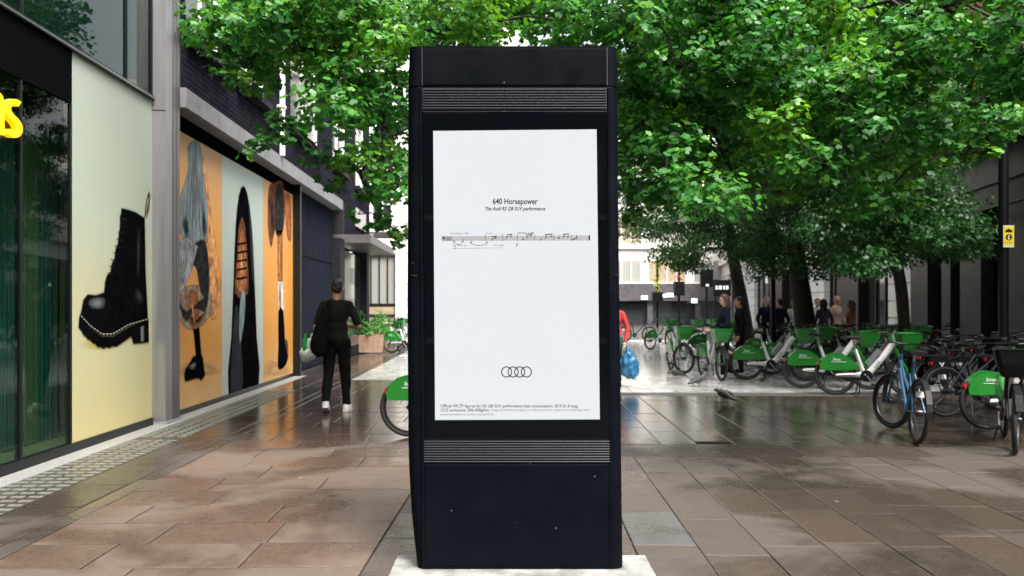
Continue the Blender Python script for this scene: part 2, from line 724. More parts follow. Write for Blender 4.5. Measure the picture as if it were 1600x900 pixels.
print_mat('ink_shadow', [(0, (.50, .36, .03)), (1, (.60, .47, .08))], 2, 0, 1)
mat('ink_leather', (.0035, .0035, .0045), .6, spec=0, var=.4, vscale=5)
mat('ink_sheen', (.030, .032, .035), .6, spec=0, var=.3, vscale=8)
mat('ink_stitch', (.55, .52, .42), .6, spec=0)
mat('ink_hair', (.20, .235, .25), .6, spec=0, var=.62, vscale=7, stretch=(3, 3, .5))
mat('ink_glow', (.16, .17, .18), .6, spec=0)
mat('ink_sand', (.50, .30, .14), .6, spec=0, var=.1, vscale=5)
mat('ink_braid', (.11, .13, .14), .6, spec=0, var=.5, vscale=9)
mat('ink_plaid', (.33, .34, .34), .6, spec=0, var=.62, vscale=7)
mat('ink_cloth', (.030, .028, .030), .6, spec=0, var=.62, vscale=7)
mat('ink_tulle', (.30, .22, .15), .6, spec=0, var=.62, vscale=7)
mat('ink_veil', (.62, .29, .11), .6, spec=0, var=.62, vscale=7)
mat('ink_skin', (.30, .11, .045), .6, spec=0, var=.62, vscale=7)
mat('ink_sock', (.55, .53, .48), .6, spec=0, var=.62, vscale=7)
mat('ink_brown', (.13, .055, .03), .6, spec=0, var=.62, vscale=7)
mat('brick_dark', (.022, .021, .030), .7, spec=.0, var=.35, vscale=7, rvar=.1)
mat('brick_joint', (.007, .007, .008), .9)
mat('lintel_stone', (.19, .188, .20), .55, var=.25, vscale=2.5, bump=.2)
mat('sill_dark', (.014, .013, .016), .6, spec=.1, var=.3, vscale=5)
mat('white_paint', (.72, .72, .70), .45, var=.08, vscale=3)
mat('door_navy', (.017, .020, .029), .6, spec=.0, var=.2, vscale=2, stretch=(4, 4, .5))
mat('portland', (.62, .60, .56), .8, var=.10, vscale=1.2, bump=.15, obj_var=.05)
mat('portland_joint', (.36, .34, .32), .9)
mat('stone_grey', (.40, .39, .37), .7, var=.15, vscale=1.5)
mat('window_dark', (.03, .034, .036), .08, coat=.4)
mat('window_blind', (.26, .25, .23), .6)
mat('shop_tan', (.30, .24, .16), .6, var=.3, vscale=4)
mat('bronze', (.022, .013, .010), .45, spec=.2, metal=.4, var=.3, vscale=2)
mat('granite_dark', (.022, .019, .019), .35, spec=.12, var=.4, vscale=4, rvar=.08)
mat('granite_grey', (.085, .078, .084), .4, spec=.2, var=.25, vscale=3, rvar=.08)
mat('brick_red', (.36, .10, .045), .8, var=.3, vscale=5)
mat('bark', (.020, .014, .011), .85, var=.45, vscale=14, bump=.8, bscale=22, stretch=(1, 1, .25))
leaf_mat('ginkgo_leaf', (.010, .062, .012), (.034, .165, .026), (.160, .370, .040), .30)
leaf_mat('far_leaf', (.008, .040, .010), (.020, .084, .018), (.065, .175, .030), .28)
leaf_mat('plant_leaf', (.03, .13, .025), (.06, .22, .04), (.2, .4, .12), .3)
leaf_mat('flower_yellow', (.12, .25, .03), (.45, .45, .04), (.75, .68, .10), .3)
leaf_mat('flower_red', (.10, .16, .03), (.45, .10, .04), (.75, .25, .08), .3)
mat('lime_green', (.012, .175, .020), .35, var=.1, vscale=5, coat=.3)
mat('lime_dark', (.006, .09, .015), .35, coat=.3)
mat('bike_white', (.68, .68, .67), .35, var=.06, vscale=6, coat=.3)
mat('bike_black', (.008, .008, .009), .45, spec=.2)
mat('rubber', (.012, .012, .012), .75)
mat('rim_metal', (.06, .06, .062), .35, metal=.8)
mat('alloy', (.42, .42, .43), .3, metal=.9)
mat('battery_grey', (.22, .23, .25), .35, metal=.3)
mat('bike_blue', (.010, .075, .165), .35, coat=.3)
mat('bike_teal', (.015, .075, .085), .4, coat=.3)
mat('lamp_lens', (.7, .7, .68), .2)
mat('reflector_red', (.5, .02, .02), .25)
mat('lettering_white', (.78, .80, .76), .5)
mat('bag_canvas', (.005, .005, .006), .9, spec=.1)
mat('skin_a', (.40, .22, .15), .55, var=.08, vscale=10)
mat('skin_b', (.55, .34, .26), .55, var=.08, vscale=10)
mat('hair_black', (.010, .009, .009), .5)
mat('hair_brown', (.10, .05, .03), .55, var=.3, vscale=30)
mat('hair_grey', (.30, .28, .26), .6, var=.3, vscale=30)
mat('cloth_black', (.006, .006, .0065), .9, spec=.1, var=.2, vscale=8)
mat('cloth_charcoal', (.013, .0135, .0105), .9, spec=.1, var=.2, vscale=8)
mat('cloth_navy', (.009, .013, .028), .9, spec=.15, var=.2, vscale=8)
mat('cloth_white', (.65, .64, .63), .8, var=.1, vscale=8)
mat('cloth_purple', (.075, .035, .075), .85, var=.2, vscale=8)
mat('cloth_beige', (.52, .37, .29), .85, var=.15, vscale=8)
mat('cloth_brown', (.17, .075, .030), .9, var=.3, vscale=20)
mat('cloth_red', (.45, .03, .03), .8, var=.15, vscale=8)
mat('cloth_green', (.03, .07, .045), .85, var=.2, vscale=8)
mat('shoe_white', (.72, .71, .68), .55)
mat('shoe_sole', (.45, .43, .40), .7)
mat('bag_blue', (.035, .17, .33), .3, var=.35, vscale=9, bump=.5, bscale=18, transmission=.15)
mat('bag_clear', (.55, .62, .58), .3, var=.3, vscale=14, bump=.5, bscale=18)
mat('bottle_green', (.02, .30, .05), .3)
mat('pigeon', (.055, .055, .06), .6, var=.5, vscale=30)
mat('pigeon_foot', (.25, .07, .06), .6)
mat('planter_wood', (.30, .19, .13), .7, var=.35, vscale=5, stretch=(1, 1, 8))
mat('soil', (.03, .02, .015), .95)
mat('post_black', (.004, .004, .005), .4, spec=.2)
mat('sign_plate_yellow', (.70, .58, .02), .45, var=.06, vscale=20)
mat('sign_plate_white', (.62, .60, .50), .5)
mat('awning_light', (.75, .75, .72), .5, emit=(1, .97, .9), estr=.35)

def feather(name):
    """let a print fade at its edge: mix with transparent by the cover attribute"""
    t = MATS[name].node_tree
    p = t.nodes['Principled BSDF']
    a = t.nodes.new('ShaderNodeAttribute')
    a.attribute_name = 'cover'
    tr = t.nodes.new('ShaderNodeBsdfTransparent')
    mx = t.nodes.new('ShaderNodeMixShader')
    t.links.new(a.outputs['Fac'], mx.inputs[0])
    t.links.new(tr.outputs[0], mx.inputs[1])
    t.links.new(p.outputs[0], mx.inputs[2])
    t.links.new(mx.outputs[0], t.nodes['Material Output'].inputs['Surface'])


for nm_ in ('ink_shadow', 'ink_leather', 'ink_sheen', 'ink_stitch', 'ink_hair', 'ink_braid', 'ink_plaid', 'ink_cloth', 'ink_tulle', 'ink_veil', 'ink_skin', 'ink_sock', 'ink_brown', 'ink_glow', 'ink_sand'):
    feather(nm_)

# ------------------------------------------------------------------ the ground
g = MB()
g.add([(-120, -60, -.016), (140, -60, -.016), (140, 200, -.016), (-120, 200, -.016)], [(0, 1, 2, 3)])
pav = tag(g.build('pavement', 'mortar', fix=False), 'wet joints and bedding under the brown stone paving', kind='structure')
ROT = Matrix.Rotation(-R(2.6), 3, 'Z')       # the right-hand field is laid at a slight angle
PIV = Vector((-.72, 4.2, 0))


def rot_r(x, y):
    return PIV + ROT @ (Vector((x, y, 0)) - PIV)


slabs = []                                   # (distance, corner list, material)


def put(q, m):
    c = sum((Vector((p[0], p[1], 0)) for p in q), Vector()) / 4
    slabs.append((math.hypot(c.x, c.y), q, m))


J = .0065


def rect(x0, x1, y0, y1, fn=None):
    J = rs.uniform(.003, .005) if fn else .0065
    q = [(x0 + J, y0 + J), (x1 - J, y0 + J), (x1 - J, y1 - J), (x0 + J, y1 - J)]
    return [fn(*p) for p in q] if fn else q


rs = random.Random(3)
# left field: rows across the footway, ends staggered
y = 1.6
row = 0
while y < 30:
    hgt = .455 if y < 12 else .5
    k26 = math.tan(R(2.6))
    xe0, xe1 = -.722 + (y - 4.2) * k26, -.722 + (y + hgt - 4.2) * k26      # the edge of the right-hand field
    xs = [-2.84]
    x = -2.84 + (.35 + .5 * rs.random())
    while x < xe0 - .4:
        xs.append(x)
        x += rs.choice((.72, .87, .95, 1.05))
    xs.append(xe0)
    for i, (a, b) in enumerate(zip(xs, xs[1:])):
        q = rect(a, b, y, y + hgt)
        if i == len(xs) - 2:
            q[2] = (xe1 - .0065, q[2][1])
        put(q, 'greystone' if y < 4.1 - .455 else 'glare_granite' if y > 14.5 + rs.random() else 'sandstone')
    y += hgt
    row += 1
# border course beside the field, and the band along the shop
y = 1.4
while y < 32:
    l = rs.uniform(.8, 1.3)
    put(rect(-2.99, -2.84, y, y + l), 'darkstone')
    y += l
for x0, x1 in ((-3.44, -2.99), (-3.96, -3.44)):
    y = 1.2
    while y < 30:
        l = rs.uniform(.7, 1.1)
        put(rect(x0, x1, y, y + l), 'darkstone')
        y += l
# right field: long courses running away from the camera, cross joints staggered
cols = [-.72 + .39 * i for i in range(-0, 36)]
for i, (a, b) in enumerate(zip(cols, cols[1:])):
    y = 1.3 + rs.random() * .7
    while y < 34:
        l = rs.choice((.6, .75, .75, .9))
        y1 = y + l
        lo, hi = y, y1
        for s0, s1 in ((7.55, 8.22), (12.75, 13.25)):      # flush bands cross the field here
            if lo < s1 and hi > s0:
                if lo < s0:
                    hi = min(hi, s0)
                elif hi > s1:
                    lo = max(lo, s1)
                else:
                    hi = lo
        if hi - lo > .06:
            put(rect(a, b, lo, hi, rot_r), 'greystone' if (4.3 < lo < 5.4 and .5 < a < 1.2 and rs.random() < .8) else 'glare_granite' if lo > 13.2 else 'darkstone')
        y = y1
for s0, s1 in ((7.55, 8.22), (12.75, 13.25)):
    x = -.72
    while x < 13:
        l = rs.uniform(.85, 1.4)
        put(rect(x, x + l, s0, s1, rot_r), 'darkstone' if s0 < 8 else 'greystone')
        x += l
slabs.sort(key=lambda s: s[0])


def seen(q):
    c = sum((Vector((p[0], p[1], 0)) for p in q), Vector()) / 4
    d = c.x * ST + c.y * CT
    lat = c.x * CT - c.y * ST
    return d > 3.3 and abs(lat) < .7 * d + .4


near, far = [], {}
for s in slabs:
    if seen(s[1]) and len(near) < 290:
        near.append(s)
    else:
        far.setdefault(s[2], []).append(s)
for d, q, m in near:
    MB().slab(q, -.03, rs.uniform(-.0025, .0012), .005, rs.random()).build('paving_slab', m, pav, fix=False)
for m, lst in far.items():
    mb = MB()
    for d, q, m_ in lst:
        mb.slab(q, -.03, rs.uniform(-.002, .0008), .005, rs.random())
    tag(mb.build('paving_slabs', m, pav, fix=False), kind='stuff')
# pale threshold course against the shop front
thr = MB()
y = 1.0
while y < 16.3:
    l = rs.uniform(1.2, 1.6)
    MB().slab(rect(-4.20, -3.96, y, y + l), -.03, .004, .005, rs.random()).build('threshold_stone', 'pale_granite', pav, fix=False)
    y += l
# tactile strip: flat pale bars in four files
bar = None
n = 0
for gy0, gy1 in ((4.6, 8.55), (8.75, 13.6)):
    y = gy0
    while y < gy1:
        for k in range(4):
            if n >= 290:
                break
            x = -3.90 + k * .135
            if bar is None:
                bar = MB().slab([(-.05, -.022), (.05, -.022), (.05, .022), (-.05, .022)], -.004, .006, .004).mesh('tactile_bar', 'tactile', fix=False)
            o = link('tactile_bar', bar, pav)
            o.location = (x, y + (k % 2) * .0, 0)
            n += 1
        y += .125
# concrete pad under the kiosk
pb = world(0, 4.45)
pd = MB()
q = [world(-.665, 3.9), world(.775, 3.9), world(.775, 4.47), world(-.665, 4.47)]
pd.slab(q, -.03, .012, .006)
tag(pd.build('kiosk_pad', 'pad_concrete', fix=False), 'pale concrete pad under the advertising kiosk', kind='structure')

# ------------------------------------------------------------------ left: the shop with the glass front
WX = -4.22
shop = thing('shop_building', 'glass-fronted shop with yellow letters and pale boot poster', 'building', (WX, 6.5, 0))
Y0, Y1 = -6.0, 9.63


def sw(name, m, x0, x1, y0, y1, z0, z1, parent=None, c=0.0):
    b = MB()
    b.cbox(x0, x1, y0, y1, z0, z1, c) if c else b.box(x0, x1, y0, y1, z0, z1)
    return b.build(name, m, parent or shop, wld=True)


yp = on_x(114, 700, WX).y                       # near edge of the boot poster
TOPZ = on_x(115, 82, WX).z                      # top of the shop front
# frame, transom, fascia
sw('base_rail', 'mullion', WX - .06, WX + .02, Y0, Y1, 0, .09)
sw('transom', 'mullion', WX - .08, WX + .035, Y0, Y1, TOPZ + .0, TOPZ + .05)
sw('transom_edge', 'mullion_edge', WX + .035, WX + .042, Y0, Y1, TOPZ + .012, TOPZ + .03)
FZ = 3.02
sw('fascia', 'fascia_black', WX - .03, WX + .006, Y0, yp - .03, FZ + .48, TOPZ)
# mullions of the lower front
ym = [on_x(33, 500, WX).y, yp - .035]
for k in range(1, 6):
    ym.append(ym[0] - 1.55 * k)
for yy in ym:
    sw('mullion', 'mullion', WX - .05, WX + .004, yy - .012, yy + .012, .09, FZ + .475)
ys = sorted(ym) + []
for a, b in zip([Y0] + ys, ys):
    sw('glass_pane', 'shop_glass', WX - .022, WX - .012, a + .013, b - .013, .09, FZ + .475)
# upper glazing, dark behind
for a, b in ((Y0, 1.0), (1.0, 4.4), (4.4, 7.0), (7.0, 8.98), (8.98, 9.63)):
    sw('upper_glass_pane', 'shop_glass', WX - .022, WX - .012, a + .012, b - .012, TOPZ + .05, 9.0)
    sw('upper_mullion', 'mullion', WX - .05, WX + .012, b - .012, b + .012, TOPZ + .05, 9.0)
sw('upper_wall', 'lintel_stone', WX - .3, WX, Y0, Y1, 9.0, 14.0)
# rooms behind the glass
sw('shop_floor', 'interior_floor', WX - 3.4, WX - .07, Y0, Y1, -.02, .05)
sw('shop_back_wall', 'interior_dark', WX - 3.5, WX - 3.4, Y0, Y1, 0, 9)
sw('shop_end_wall', 'interior_dark', WX - 3.4, WX - .1, Y1 - .1, Y1, 0, 9)
sw('shop_near_wall', 'interior_dark', WX - 3.4, WX - .1, Y0, Y0 + .1, 0, 9)
sw('shop_ceiling', 'interior_dark', WX - 3.4, WX - .09, Y0, Y1, TOPZ - .25, TOPZ - .05)
sw('upper_back_wall', 'interior_dark', WX - 1.2, WX - 1.1, Y0, Y1, TOPZ, 9)
sw('shop_roof', 'lintel_stone', WX - 6, WX - .3, Y0, Y1 + .6, 13.8, 14.0)
# curtains and display panels standing in the window
for i, (pa, pb_, m) in enumerate(((-60, 2, 'interior_teal2'), (4, 30, 'interior_teal'), (36, 60, 'interior_olive'), (62, 92, 'interior_teal'), (97, 112, 'interior_olive'))):
    a, b = on_x(pa, 500, WX - .5).y, on_x(pb_, 500, WX - .5).y
    mb = MB()
    nn = 14
    for k in range(nn):
        y0_, y1_ = a + (b - a) * k / nn, a + (b - a) * (k + 1) / nn
        dx = .02 * math.sin(k * 1.9)
        mb.box(WX - .52 + dx, WX - .50 + dx, y0_, y1_, .06, FZ + .33)
    mb.build('display_curtain', m, shop, wld=True)
# poster with the boot on the last bay
pe = on_x(238.5, 600, WX).y
sw('poster', 'boot_poster', WX - .03, WX - .003, yp, pe, .09, TOPZ)
sw('poster_edge', 'mullion_edge', WX - .03, WX + .004, pe, pe + .014, .09, TOPZ)


def wall_poly(name, m, pts, off, parent, plane=WX, soft=.022):
    """flat printed shape traced on the wall plane (photo pixels -> wall)"""
    q = [on_x(px, py, plane) for px, py in pts]
    P = [Vector((p.y, p.z)) for p in q]
    n = len(P)
    ar = sum(P[i].x * P[(i + 1) % n].y - P[(i + 1) % n].x * P[i].y for i in range(n))
    if ar < 0:
        P.reverse()
    nr = []
    for i in range(n):
        e = P[(i + 1) % n] - P[i - 1]
        nr.append(Vector((e.y, -e.x)).normalized() if e.length > 1e-6 else Vector((0, 0)))
    inn = [p - d * soft * .5 for p, d in zip(P, nr)]
    out = [p + d * soft * .5 for p, d in zip(P, nr)]
    if soft > .05:                        # broad glow: fades from its middle outwards
        cm = sum(P, Vector((0, 0))) / n
        inn = [cm + (p - cm) * .15 for p in P]
        out = P
    mb = MB()
    x = plane + off
    mb.add([(x, p.x, p.y) for p in inn + out], [tuple(range(n))] + [(i, n + i, n + (i + 1) % n, (i + 1) % n) for i in range(n)])
    o = mb.build(name, m, parent, wld=True, fix=False)
    a = o.data.attributes.new('cover', 'FLOAT', 'POINT')     # the print fades out at its edge
    a.data.foreach_set('value', [1.0] * n + [0.0] * n)
    return o


def z3(pts):
    return [(100 + x / 3.2125, 280 + y / 3.2125) for x, y in pts]


def spline(pts, n=4, closed=True):
    """Catmull-Rom through the points"""
    out = []
    k = len(pts)
    for i in range(k):
        p0, p1, p2, p3 = (Vector((*pts[(i + j) % k], 0)) for j in (-1, 0, 1, 2))
        for s in range(n):
            t = s / n
            q = .5 * ((2 * p1) + (p2 - p0) * t + (2 * p0 - 5 * p1 + 4 * p2 - p3) * t * t + (3 * p1 - p0 - 3 * p2 + p3) * t ** 3)
            out.append((q.x, q.y))
    return out


wall_poly('printed_shadow', 'ink_shadow', spline(z3([(66, 828), (100, 800), (180, 790), (280, 800), (338, 792), (330, 815), (260, 845), (180, 860), (110, 850)]), 4), .001, shop, soft=.10)
boot_up = z3([(288, 145), (322, 152), (360, 165), (405, 195), (407, 300), (409, 450), (416, 600), (421, 702), (330, 735), (245, 785), (190, 785), (130, 745), (78, 690), (88, 650), (96, 605),
              (118, 577), (160, 581), (200, 568), (205, 515), (214, 483), (232, 462), (238, 425), (252, 396), (258, 350), (270, 318), (274, 272), (281, 232), (279, 190), (286, 168)])
wall_poly('printed_boot', 'ink_leather', boot_up, .002, shop)
sole = [(76, 682), (130, 745), (190, 788), (245, 788), (330, 738), (424, 700), (426, 818), (400, 822), (348, 826), (336, 790), (300, 815), (262, 842), (238, 838), (232, 848), (208, 843), (200, 852), (178, 842),
        (170, 845), (152, 826), (144, 826), (128, 806), (120, 806), (106, 788), (98, 784), (84, 758), (72, 745)]
wall_poly('printed_sole', 'ink_leather', z3(sole), .0025, shop)
wall_poly('printed_highlight', 'ink_glow', spline(z3([(122, 605), (165, 588), (208, 600), (200, 645), (160, 655), (124, 640)]), 4), .003, shop, soft=.16)
wall_poly('printed_highlight', 'ink_sheen', spline(z3([(350, 560), (375, 545), (398, 580), (394, 625), (368, 630)]), 4), .003, shop, soft=.12)
wall_poly('printed_highlight', 'ink_glow', z3([(384, 742), (398, 738), (398, 812), (386, 814)]), .0035, shop, soft=.05)
wall_poly('printed_highlight', 'ink_sheen', z3([(362, 240), (386, 232), (382, 380), (380, 500), (362, 500), (364, 380)]), .003, shop, soft=.10)
wall_poly('printed_loop', 'ink_brown', z3([(402, 200), (408, 130), (418, 78), (428, 58), (432, 90), (426, 150), (412, 195), (416, 150), (424, 100), (424, 82), (416, 110), (408, 190)]), .003, shop)
st = z3([(82, 684), (130, 735), (190, 777), (242, 777), (325, 728), (420, 702)])
for i in range(len(st) - 1):
    (ax, ay), (bx_, by) = st[i], st[i + 1]
    ln = math.hypot(bx_ - ax, by - ay)
    k = max(1, int(ln / 4.6))
    for j in range(k):
        t0, t1 = (j + .15) / k, (j + .72) / k
        x0_, y0_, x1_, y1_ = ax + (bx_ - ax) * t0, ay + (by - ay) * t0, ax + (bx_ - ax) * t1, ay + (by - ay) * t1
        wall_poly('printed_stitch', 'ink_stitch', [(x0_, y0_ - .7), (x1_, y1_ - .7), (x1_, y1_ + .7), (x0_, y0_ + .7)], .0045, shop, soft=.004)
for i in range(9):                                     # laces
    ax, ay = 289 - i * 8.0 + (i > 5) * -4, 195 + i * 34
    wall_poly('printed_lace', 'ink_sheen', z3([(ax - 4, ay), (ax + 26, ay + 10), (ax + 26, ay + 13), (ax - 4, ay + 4)]), .003, shop, soft=.01)

# yellow letters "ns" hanging behind the glass, the end of the shop's name
lp = WX + .065


def letter(name, pts, holes=()):
    q = [on_x(px, py, lp) for px, py in pts]
    MB().prism([(p.y, p.z) for p in q], lambda u, v, k: (lp - .055 + .055 * k, u, v)).build(name, 'sign_yellow', shop, wld=True)


def z8(pts):
    return [(x / 3.75, 120 + y / 3.75) for x, y in pts]


letter('letter', z8([(-55, 60), (-20, 75), (-12, 92), (5, 95), (18, 115), (26, 150), (28, 343), (-22, 330), (-22, 180), (-32, 165), (-38, 175), (-38, 322), (-62, 315)]))
ctr = [(31.5, 163), (24, 159), (15.5, 163), (13.5, 172), (18, 181), (26, 189), (31, 198), (30, 208), (23, 211), (13.5, 205)]
sm_ = []
for i in range(len(ctr) - 1):
    p0, p1, p2, p3 = (Vector(ctr[min(max(i + k, 0), len(ctr) - 1)]) for k in (-1, 0, 1, 2))
    for k in range(4):
        f = k / 4
        sm_.append(.5 * ((2 * p1) + (p2 - p0) * f + (2 * p0 - 5 * p1 + 4 * p2 - p3) * f * f + (3 * p1 - p0 - 3 * p2 + p3) * f ** 3))
sm_.append(Vector(ctr[-1]))
lft, rgt = [], []
for i, p in enumerate(sm_):
    d = (sm_[min(i + 1, len(sm_) - 1)] - sm_[max(i - 1, 0)]).normalized()
    nn_ = Vector((-d.y, d.x)) * 4.3
    lft.append(p + nn_)
    rgt.append(p - nn_)
mb = MB()
ql = [on_x(p.x, p.y, lp) for p in lft]
qr = [on_x(p.x, p.y, lp) for p in rgt]
nL = len(ql)
vs_ = [(lp - k * .055, p.y, p.z) for k in (0, 1) for p in ql + qr]
fs_ = []
for i in range(nL - 1):
    fs_ += [(i, i + 1, nL + i + 1, nL + i), (2 * nL + i, 3 * nL + i, 3 * nL + i + 1, 2 * nL + i + 1), (i, 2 * nL + i, 2 * nL + i + 1, i + 1), (nL + i, nL + i + 1, 3 * nL + i + 1, 3 * nL + i)]
fs_ += [(0, nL, 3 * nL, 2 * nL), (nL - 1, 3 * nL - 1, 4 * nL - 1, 2 * nL - 1)]
mb.add(vs_, fs_)
mb.build('letter', 'sign_yellow', shop, wld=True)

# ------------------------------------------------------------------ steel column between the two buildings
col = thing('steel_column', 'tall brushed steel column between boot poster and mural', 'column', (WX, 9.83, 0))
c1 = MB().box(WX - .05, WX + .165, 9.645, 9.85, 0.02, 14)
c1.build('shaft', 'steel', col, wld=True)
for k in range(4):
    MB().cbox(WX - .05, WX + .172 - .004 * (k % 2), 9.855 + k * .058, 9.855 + k * .058 + .052, .02, 14, .006).build('rib', 'steel_dark', col, wld=True)
MB().box(WX - .02, WX + .19, 9.635, 10.095, 0, .03).build('foot_plate', 'pale_granite', col, wld=True)
for z in (3.9, 7.6):
    MB().box(WX - .04, WX + .168, 9.640, 9.6445, z, z + .008).build('seam', 'kiosk_seam', col, wld=True)

# ------------------------------------------------------------------ dark brick building with the mural
BX = -4.04
bk = thing('brick_building', 'dark brick building with mural, grey stone lintel and white windows', 'building', (WX, 15, 0))


def bw(name, m, x0, x1, y0, y1, z0, z1, parent=None, c=0.0):
    b = MB()
    b.cbox(x0, x1, y0, y1, z0, z1, c) if c else b.box(x0, x1, y0, y1, z0, z1)
    return b.build(name, m, parent or bk, wld=True)


YE = 25.4                                            # far corner of the building
LZ0, LZ1 = 4.06, 4.32
yd0 = on_x(458, 587, WX).y                           # mural ends, doors begin
yd1 = on_x(520, 565, WX).y
bw('lintel_beam', 'lintel_stone', WX - .2, BX + .06, 10.10, yd1 + .15, LZ0, LZ1, c=.012)
bw('soffit_panel', 'fascia_black', WX - .2, WX - .005, 10.10, yd0, 3.84, LZ0)
bw('skirting', 'mullion', WX - .06, WX + .012, 10.10, yd0, 0, .07)
# mural: three printed bays
e1, e2 = on_x(347, 500, WX).y, on_x(411, 500, WX).y
bays = [(10.10, e1, 'mural_orange'), (e1, e2, 'mural_green'), (e2, yd0, 'mural_orange')]
mur = []
for a, b, m in bays:
    mur.append(bw('mural_panel', m, WX - .03, WX, a + .003, b - .003, .07, 3.84))


def z4(pts):
    return [(260 + x / 1.955, 180 + y / 1.955) for x, y in pts]


def mp(i, name, m, pts, off, sm=3, soft=.035):
    return wall_poly(name, m, spline(z4(pts), sm) if sm else z4(pts), off, mur[i], soft=soft)


mp(0, 'printed_veil', 'ink_veil', [(112, 120), (124, 200), (140, 330), (166, 500), (162, 590), (140, 625), (128, 560), (118, 300)], .001)
mp(0, 'printed_skirt', 'ink_tulle', [(40, 535), (80, 520), (128, 530), (138, 590), (112, 640), (72, 655), (44, 630), (35, 590)], .0016)
mp(0, 'printed_leg', 'ink_skin', [(66, 540), (92, 545), (99, 600), (98, 655), (82, 660), (74, 610)], .0022)
mp(0, 'printed_hair', 'ink_hair', [(64, 100), (80, 80), (98, 82), (108, 120), (116, 200), (126, 300), (118, 400), (95, 410), (60, 385), (36, 340), (40, 260), (58, 200), (66, 150)], .0022)
mp(0, 'printed_jacket', 'ink_cloth', [(86, 395), (118, 385), (130, 470), (126, 555), (104, 540), (92, 470), (78, 450)], .0028)
mp(0, 'printed_skirt', 'ink_plaid', [(31, 385), (62, 372), (95, 402), (78, 470), (52, 530), (34, 545)], .0034, 0)
for k in range(9):
    x = 34 + k * 6.5
    mp(0, 'printed_stripe', 'ink_braid', [(x, 388 - k * .5), (x + 1.6, 388), (x - 6 + 1.6, 540 - k * 15), (x - 6, 540 - k * 15)], .004, 0, soft=.008)
for k in range(7):
    x = 70 + k * 6
    mp(0, 'printed_braid', 'ink_braid', [(x, 150 + k * 9), (x + 1.8, 150 + k * 9), (x - 12 + k * 5, 330 + k * 6), (x - 14 + k * 5, 330 + k * 6)], .003, 0, soft=.012)
mp(0, 'printed_hem', 'ink_cloth', [(38, 560), (60, 600), (110, 560), (128, 545), (118, 600), (90, 590), (62, 628), (44, 600)], .0026)
mp(0, 'printed_sock', 'ink_leather', [(82, 655), (100, 648), (107, 738), (90, 740)], .003, 0)
mp(0, 'printed_boot', 'ink_leather', [(58, 775), (72, 755), (80, 738), (100, 732), (110, 738), (114, 770), (117, 795), (104, 812), (100, 804), (82, 806), (58, 814), (54, 795)], .0036, 2)
mp(1, 'printed_boot', 'ink_leather', [(190, 860), (198, 680), (205, 500), (211, 340), (221, 245), (234, 216), (247, 240), (260, 330), (268, 480), (276, 680), (281, 838)], .001, 2)
mp(1, 'printed_opening', 'ink_brown', [(210, 545), (215, 430), (221, 345), (230, 312), (240, 345), (247, 430), (249, 545)], .0016)
mp(1, 'printed_opening', 'ink_skin', [(215, 530), (219, 430), (225, 365), (231, 345), (238, 370), (243, 430), (244, 530)], .0022)
mp(1, 'printed_glow', 'ink_veil', [(222, 520), (224, 430), (229, 370), (234, 430), (236, 520)], .0026, 3, .06)
for yy in (392, 418, 444, 470, 498):
    mp(1, 'printed_lace', 'ink_leather', [(214, yy), (246, yy - 6), (246, yy), (214, yy + 6)], .0032, 0, .012)
mp(1, 'printed_highlight', 'ink_sheen', [(196, 850), (204, 640), (216, 580), (228, 700), (232, 842)], .0022)
mp(1, 'printed_highlight', 'ink_hair', [(228, 545), (240, 540), (238, 620), (224, 700), (222, 620)], .0028)
mp(1, 'printed_rim', 'ink_sheen', [(250, 265), (262, 360), (268, 500), (262, 500), (256, 380)], .0022)
mp(2, 'printed_dress', 'ink_brown', [(312, 225), (330, 205), (356, 205), (362, 300), (352, 362), (332, 350), (320, 405), (310, 340)], .001)
mp(2, 'printed_sleeve', 'ink_skin', [(362, 240), (378, 250), (381, 375), (370, 375), (364, 320)], .001)
mp(2, 'printed_bodice', 'ink_cloth', [(334, 230), (354, 225), (356, 350), (334, 360)], .0016)
mp(2, 'printed_leg', 'ink_skin', [(338, 352), (355, 352), (355, 515), (340, 515)], .0016, 0)
mp(2, 'printed_sock', 'ink_sock', [(340, 508), (357, 508), (357, 602), (343, 602)], .0022, 0)
mp(2, 'printed_boot', 'ink_leather', [(342, 598), (357, 598), (362, 690), (370, 735), (366, 760), (350, 776), (340, 768), (342, 700)], .0028, 2)
mp(2, 'printed_boot', 'ink_brown', [(360, 690), (370, 690), (372, 740), (362, 750)], .0022, 2)
mp(0, 'printed_highlight', 'ink_glow', [(78, 120), (92, 110), (98, 180), (100, 260), (86, 300), (74, 240)], .0031, 3, .12)
mp(0, 'printed_shade', 'ink_cloth', [(44, 330), (60, 300), (72, 360), (60, 380)], .0031, 3, .14)
mp(0, 'printed_shade', 'ink_cloth', [(108, 300), (118, 290), (122, 370), (110, 380)], .0031, 3, .14)
mp(0, 'printed_highlight', 'ink_veil', [(72, 560), (80, 560), (90, 640), (84, 645)], .0029, 3, .06)
mp(0, 'printed_shade', 'ink_brown', [(46, 600), (70, 640), (110, 625), (128, 590), (118, 632), (74, 650)], .0028, 3, .10)
mp(0, 'printed_highlight', 'ink_glow', [(66, 770), (84, 752), (92, 760), (80, 780)], .0041, 3, .06)
mp(2, 'printed_highlight', 'ink_veil', [(342, 370), (347, 370), (348, 500), (343, 500)], .0021, 3, .06)
mp(2, 'printed_shade', 'ink_brown', [(343, 520), (349, 515), (350, 600), (345, 600)], .0026, 3, .10)
mp(2, 'printed_shade', 'ink_cloth', [(314, 260), (326, 240), (330, 340), (320, 380)], .0016, 3, .12)
